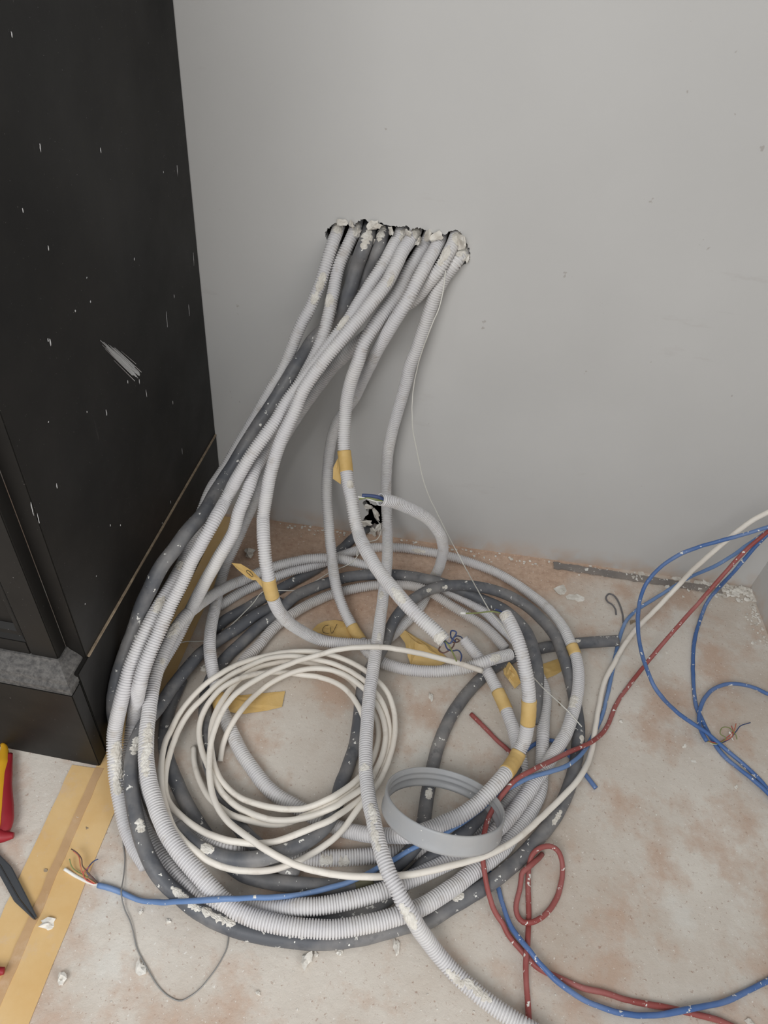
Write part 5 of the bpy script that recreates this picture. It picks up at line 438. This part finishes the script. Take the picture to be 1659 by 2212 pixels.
# ------------------------------------------------------------------ conduits, pipes and cables
INFO = {
 'K1': ('corrugated_conduit', 'grey corrugated conduit leaving the wall opening furthest left', 'conduit'),
 'K2': ('corrugated_conduit', 'grey corrugated conduit making the widest turn at the right, one tape band there', 'conduit'),
 'K3': ('corrugated_conduit', 'grey corrugated conduit second from left in the opening', 'conduit'),
 'K4': ('corrugated_conduit', 'grey corrugated conduit with two yellow tape bands below its raised open end', 'conduit'),
 'K5': ('corrugated_conduit', 'grey corrugated conduit whose open end with blue wire stands before the wall crack', 'conduit'),
 'K6': ('corrugated_conduit', 'grey corrugated conduit with coloured wires at its end above the coil centre', 'conduit'),
 'K7': ('corrugated_conduit', 'grey corrugated conduit dropping by the wall, with a tape flag marked CV', 'conduit'),
 'K8': ('corrugated_conduit', 'long grey corrugated conduit from the right of the opening over everything to the bottom edge', 'conduit'),
 'K9': ('corrugated_conduit', 'dusty grey corrugated conduit forming the inner arc at the back of the coil', 'conduit'),
 'K10': ('corrugated_conduit', 'grey corrugated conduit loop, outermost ribbed turn along the front of the coil', 'conduit'),
 'PA': ('dark_pipe', 'dark grey smooth pipe leaning against the black cabinet', 'pipe'),
 'PF': ('dark_pipe', 'dark grey pipe length under the red cable at the lower right of the coil', 'pipe'),
 'PG': ('dark_pipe', 'dark grey pipe arching across the back of the coil and behind the white cables', 'pipe'),
 'PB': ('dark_pipe', 'dark grey plaster-spattered pipe forming the outermost turn of the coil along the front', 'pipe'),
 'PC': ('dark_pipe', 'dark grey pipe crossing under the plastic ring, its cut end pointing right', 'pipe'),
 'PD': ('dark_pipe', 'dark grey pipe second from left of the dark pipes in the wall opening', 'pipe'),
 'PE': ('dark_pipe', 'dusty dark grey pipe coming out of the cracked hole at the wall foot', 'pipe'),
 'W1': ('white_cable', 'long white cable with a cut end, sweeping round up to the right edge', 'cable'),
 'B1': ('blue_cable', 'blue data cable across the front of the coil, splayed wires at its left end', 'cable'),
 'B2': ('blue_cable', 'blue data cable making the big open loop on the right', 'cable'),
 'B3': ('blue_cable', 'blue data cable hanging behind the red cable on the right', 'cable'),
 'B4': ('blue_cable', 'short blue data cable hooked in from the right edge, with splayed coloured wires', 'cable'),
 'B5': ('blue_cable', 'blue data cable on the floor at the bottom right, coming from under the dark pipe', 'cable'),
 'B6': ('blue_cable', 'short dark blue cable offcut poking from under the dark pipe at right', 'cable'),
 'R1': ('red_cable', 'long red cable from the right edge through the plastic ring to the bottom right', 'cable'),
 'R2': ('red_cable', 'dusty red cable tied in a loose knot at the lower right', 'cable'),
 'R3': ('red_cable', 'short dull red cable piece inside the coil', 'cable'),
 'T1': ('pull_cord', 'thin white pull cord hanging from the wall opening over the conduits', 'cord'),
 'T2': ('steel_wire', 'thin steel wire bent in a long loop on the floor at lower left', 'wire'),
 'T3': ('pull_cord', 'thin pale cord trailing over the dark pipes at the back left of the coil', 'cord'),
 'T4': ('pull_cord', 'short pale cord coming out of the crack at the wall foot', 'cord'),
}
OPEN = {'K3', 'K4', 'K5', 'K6', 'PC'}
DUSTY = {'K9'}
haspart = {t[0] for t in M['tapes']} | {t[0] for t in M['smears']} | {t[0] for t in M['psmears']} | {w[0] for w in M['wires']}
ROOT = {}
for n, (name, label, cat) in INFO.items():
    p = PTH[n]; r = PATHS[n][0]
    if n in haspart:
        c = p.X.mean(0); root = empty(name, (float(c[0]), float(c[1]), float(max(0, p.X[:, 2].min() - r)))); ROOT[n] = root; tag(root, label, cat)
    else: root = None
    if n[0] == 'K':
        V, Fq = corrugated(p, radius_fn(n, p, r), open_end=n in OPEN); pn = 'ribbed_tube'; mat = M_CON2 if n in DUSTY else M_CON
    elif n[0] == 'P': V, Fq = plain(p, r, 20, .005, n in OPEN, .012, .8); pn = 'pipe_wall'; mat = M_DARK
    elif n[0] == 'W': V, Fq = plain(p, r, 14, .005, True, .01); p2 = None; pn = 'sheath'; mat = M_WHITE
    elif n[0] == 'B': V, Fq = plain(p, r, 12, .004, False, .07); pn = 'sheath'; mat = M_BLUE2 if n == 'B1' else M_BLUE
    elif n[0] == 'R': V, Fq = plain(p, r, 12, .004, False, .04); pn = 'sheath'; mat = M_RED
    else: V, Fq = plain(p, r, 8, .004, False, .0); pn = 'strand'; mat = M_STEEL if n == 'T2' else M_CORD
    if n in ('W1',):   # the free cut end is at the start of the path
        q = Path(p.X[::-1][:], .5); V, Fq = plain(q, r, 14, .005, True, .01)
    o = mesh_np(pn if root else name, V, Fq, mat, root)
    if not root: tag(o, label, cat)
# the white coil: four loose turns that move as one bundle
Vs, Fs, k0 = [], [], 0
for n in ('W2', 'W3', 'W4', 'W5'):
    V, Fq = plain(PTH[n], PATHS[n][0], 14, .005, n == 'W2', .01); Vs.append(V); Fs.append(Fq + k0); k0 += len(V)
o = mesh_np('cable_coil', np.vstack(Vs), np.vstack(Fs), M_WHITE); tag(o, 'coil of white cable lying in the middle of the conduit loops', 'cable')
for n, a, b, kd in M['tapes']:
    p = PTH[n]; a, b = min(a, b), max(a, b); r = float(radius_fn(n, p, PATHS[n][0])(np.array([(a + b) / 2]))[0])
    V, Fq = sleeve(p, a, b, r * 1.03 + .0005); mesh_np('masking_tape', V, Fq, M_OLIVE if kd else M_TAPE, ROOT[n])
for i, (n, s, h, a) in enumerate(M['smears'] + M['psmears']):
    p = PTH[n]; r = float(radius_fn(n, p, PATHS[n][0])(np.array([s]))[0]); V, Fq = smear(p, s, h * .5, a, r, i + 1)
    o = mesh_np('plaster_smear', V, Fq, M_PLASTER, ROOT[n], smooth=False)
for n, colr, r, pts in M['wires']:
    p = Path(pts, .0015); V, Fq = plain(p, r, 8, .002); mesh_np('wire', V, Fq, WC[colr], ROOT[n])
def sheet(name, pts, mat, parent=None, crumple=.0, th=.0003, seed=0):
    bm = bmesh.new(); c = sum((Vector(p) for p in pts), Vector()) / len(pts); n = len(pts); rr = []
    off = np.array(parent.location) if parent else np.zeros(3)
    for f in (1, .66, .33):
        rr.append([bm.verts.new(c.lerp(Vector(p), f) + Vector((0, 0, crumple * (1 - f * .6) * abs(noise.noise(Vector((i * 1.7, f * 5, seed))) * 2) if f < 1 else 0))) for i, p in enumerate(pts)])
    cv = bm.verts.new(c + Vector((0, 0, crumple)))
    for a, b in ((0, 1), (1, 2)):
        for i in range(n): bm.faces.new((rr[a][i], rr[a][(i + 1) % n], rr[b][(i + 1) % n], rr[b][i]))
    for i in range(n): bm.faces.new((rr[2][i], rr[2][(i + 1) % n], cv))
    bmesh.ops.recalc_face_normals(bm, faces=bm.faces)
    o = bm_obj(name, bm, mat, parent, world=True); s = o.modifiers.new('s', 'SOLIDIFY'); s.thickness = th; s.offset = 0; return o
for i, (n, pts) in enumerate(M['flags']): FLAG = sheet('tape_flag', pts, M_TAPE, ROOT[n], .0012, seed=i)
for n, pts in M['ink']:
    p = Path([(x, y, z + .0012) for x, y, z in pts], .001); V, Fq = plain(p, .0005, 6, .001); mesh_np('handwriting', V, Fq, M_INK, ROOT[n])
for (kd, pts), lb in zip(M['scraps'], ('crumpled scrap of yellow masking tape on the floor behind the white cable end', 'folded scrap of yellow masking tape between the right conduits', 'flat yellow masking tape scrap on the floor under the curving dark pipe')):
    o = sheet('tape_scrap', pts, M_TAPE, None, {'crumpled': .012, 'folded': .008, 'flat': .001}[kd]); tag(o, lb, 'tape')
# ------------------------------------------------------------------ plastic ring
c, th, az, r = Vector((.1155, .4365, .092)), .601, 1.48, .0795
n_ = Vector((math.sin(th) * math.cos(az), math.sin(th) * math.sin(az), math.cos(th))); u_ = n_.cross(Vector((0, 1, 0))).normalized(); v_ = n_.cross(u_)
prof = [(0, 0), (.0015, -.0008), (.0018, -.004), (.0015, -.012), (.0015, -.022), (.0028, -.024), (.0028, -.0275), (.0, -.028), (-.0035, -.0275), (-.0035, -.024), (-.0012, -.022), (-.0012, -.017), (-.003, -.016), (-.003, -.0135), (-.0012, -.0125), (-.0012, -.009), (-.0028, -.008), (-.0028, -.0055), (-.0012, -.0045), (-.0015, -.001)]
V, Fq, S = [], [], 96
for i in range(S):
    a = i / S * math.tau; rr = r * (1 + .010 * math.cos(2 * a + .6)); d = u_ * math.cos(a) + v_ * math.sin(a)
    for (dr, dz) in prof: V.append(tuple(c + d * (rr + dr) + n_ * (dz * 1.02)))
K = len(prof)
for i in range(S):
    for j in range(K): Fq.append((i * K + j, i * K + (j + 1) % K, ((i + 1) % S) * K + (j + 1) % K, ((i + 1) % S) * K + j))
o = mesh_np('plastic_ring', V, np.array(Fq), M_RING); tag(o, 'tilted grey plastic ring lying over the conduits at lower right', 'ring')
# ------------------------------------------------------------------ chips of plaster
LAB = ['long white plaster flake on the floor tape below the pliers tip', 'rounded grey plaster lump at bottom left, right of the floor tape', 'tiny pale crumb on the floor tape near the cabinet corner', 'tiny tan crumb on the floor tape right of its brown seam', 'tiny tan crumb on the brown seam beside the pliers tip', 'grey crumb inside the steel wire loop, just under the blue cable', 'grey crumb right of the steel wire, below the blue cable', 'broad crumbly plaster patch touching the left side of the steel wire', 'largest white plaster chunk below the front of the coil', 'small white chip at the upper right of the largest plaster chunk', 'smallest white chip just right of the largest plaster chunk', 'upright white sliver below the coil, left of the long conduit', 'grey crumb between the largest white chunk and the upright sliver', 'grey crumb near the bottom edge, below the steel wire loop', 'pale flat flake on bare floor right of the white cable bend', 'smaller pale flake just below the pale flat flake at right', 'long pale flake lying inside the coil under the white cable end', 'grey crumb between the long red cable and the big blue loop', 'pale crumb inside the big blue loop', 'torn grey plaster lump on the floor at the back left of the coil', 'pale flat flake in the brick dust behind the coil, left of a pair', 'pale flat flake in the brick dust behind the coil, right of a pair', 'flat plaster flake on the left half of the dark wall strip', 'flat plaster flake near the dark strip behind the blue loop', 'flat plaster flake on the dark strip where the white cable crosses', 'small white lump on the near edge of the dark strip', 'minute pale crumb on the brown tape at the back left', "rough plaster lump beside the white coil's upper left", 'pale crumb above the cut end of the dark pipe', 'dark dirt crumb above the dark pipe near the taped conduit', 'dark dirt crumb left of the plaster-topped conduit bend', 'dark splinter between the white and blue cables near the hook', 'pale crumb at the right edge below the splayed wires', 'pale crumb at the bottom right corner']
for i, (p, w, kd) in enumerate(M['chips']):
    sq = {'white': (1, .75, .45), 'long': (.35, 1.15, .3), 'flat': (1.1, .7, .12), 'grey': (1, .8, .6), 'tan': (1, .8, .6), 'pale': (1, .9, .4), 'crumb': (1.2, .8, .3), 'rubble': (1.2, 1, .7), 'dark': (.4, 1.1, .4)}[kd]
    bm = chunk((p[0], p[1], .0), w * .85, i * 1.0 if kd != 'long' else 3.05, sq, 2, .9)
    bmesh.ops.translate(bm, verts=bm.verts, vec=(0, 0, -.0004))
    o = bm_obj('plaster_chip' if kd != 'dark' else 'dirt_crumb', bm, M_SAND if kd in ('tan', 'dark') else M_PLASTER, world=True)
    tag(o, LAB[i], 'dirt' if kd == 'dark' else 'plaster')
# bent wire hook on the floor behind the blue cable
HK = Path([tuple(p) for p in M['hook']], .002); V, Fq = plain(HK, .0016, 8, .002); o = mesh_np('wire_hook', V, Fq, flat('dull_steel', (108, 106, 108), .6)); tag(o, 'bent grey wire hook on the floor left of the blue cables', 'wire')
# ------------------------------------------------------------------ pliers at the left edge
pl = empty('pliers', (-.478, .33, 0)); tag(pl, 'long-nose pliers with yellow and red insulated handles at the left edge', 'pliers')
M_YEL, M_PRED, M_JAW = flat('yellow_grip', (224, 168, 40), .4), flat('red_grip', (150, 34, 44), .45), flat('bright_steel', (120, 122, 126), .3, .85)
def blob(name, pts, rads, mat, sq=1.0, seg=16):
    p = Path(pts, .002); st = np.linspace(0, p.len, 40); rad = np.interp(st / p.len, np.linspace(0, 1, len(rads)), rads); V, Fq = rings(p, st, rad, seg); V, Fq = cap_faces(V, Fq, seg, 40); V[:, 2] = (V[:, 2] - .012) * sq + .012
    V[:, 2] = np.maximum(V[:, 2], .0006); return mesh_np(name, V, Fq, mat, pl)
blob('handle', [(-.532, .458, .013), (-.524, .448, .013), (-.508, .405, .013), (-.489, .365, .013), (-.478, .337, .013)], [.003, .0105, .0115, .010, .0085], M_YEL, .9)
blob('handle_grip', [(-.514, .445, .013), (-.499, .405, .013), (-.478, .368, .013), (-.468, .345, .013), (-.472, .327, .013)], [.004, .008, .0085, .009, .006], M_PRED, .9)
blob('handle_guard', [(-.485, .341, .014), (-.470, .333, .014), (-.452, .336, .014)], [.006, .0095, .004], M_PRED, .9)
blob('handle', [(-.62, .43, .012), (-.60, .39, .012), (-.555, .345, .012), (-.51, .322, .012)], [.004, .011, .011, .007], M_YEL, .9)
def jaw(name, pts, h0, h1):
    bm = bmesh.new(); a = [bm.verts.new((x, y, h0)) for x, y in pts]; b = [bm.verts.new((x, y, h1)) for x, y in pts]; bm.faces.new(a); bm.faces.new(b[::-1])
    for i in range(len(pts)): bm.faces.new((a[i], a[(i + 1) % len(pts)], b[(i + 1) % len(pts)], b[i]))
    bmesh.ops.recalc_face_normals(bm, faces=bm.faces); bmesh.ops.bevel(bm, geom=list(bm.edges), offset=.0010, segments=2, affect='EDGES'); return bm_obj(name, bm, M_JAW, pl, world=True)
jaw('jaw', [(-.49, .332), (-.4576, .3110), (-.438, .3005), (-.405, .272), (-.3784, .2486), (-.3795, .2470), (-.41, .2665), (-.452, .3005), (-.488, .320)], .002, .0085)
jaw('jaw', [(-.49, .319), (-.452, .2995), (-.41, .2655), (-.3797, .2465), (-.382, .2460), (-.415, .262), (-.4476, .2885), (-.485, .306)], .002, .0085)
jaw('pivot', [(-.478 + .007 * math.cos(i * math.tau / 16), .316 + .007 * math.sin(i * math.tau / 16)) for i in range(16)], .006, .0115)
# red-handled tool of which only the tip of the handle shows
sd = empty('screwdriver', (-.44, .17, 0)); tag(sd, 'red tool handle just showing at the left edge near the bottom', 'tool'); pl = sd
blob('handle', [(-.388, .1885, .011), (-.396, .1865, .011), (-.43, .178, .011), (-.49, .165, .011)], [.004, .0095, .0115, .010], M_PRED, .9)
blob('shaft', [(-.488, .1655, .011), (-.60, .14, .011)], [.003, .003], M_JAW, .9)
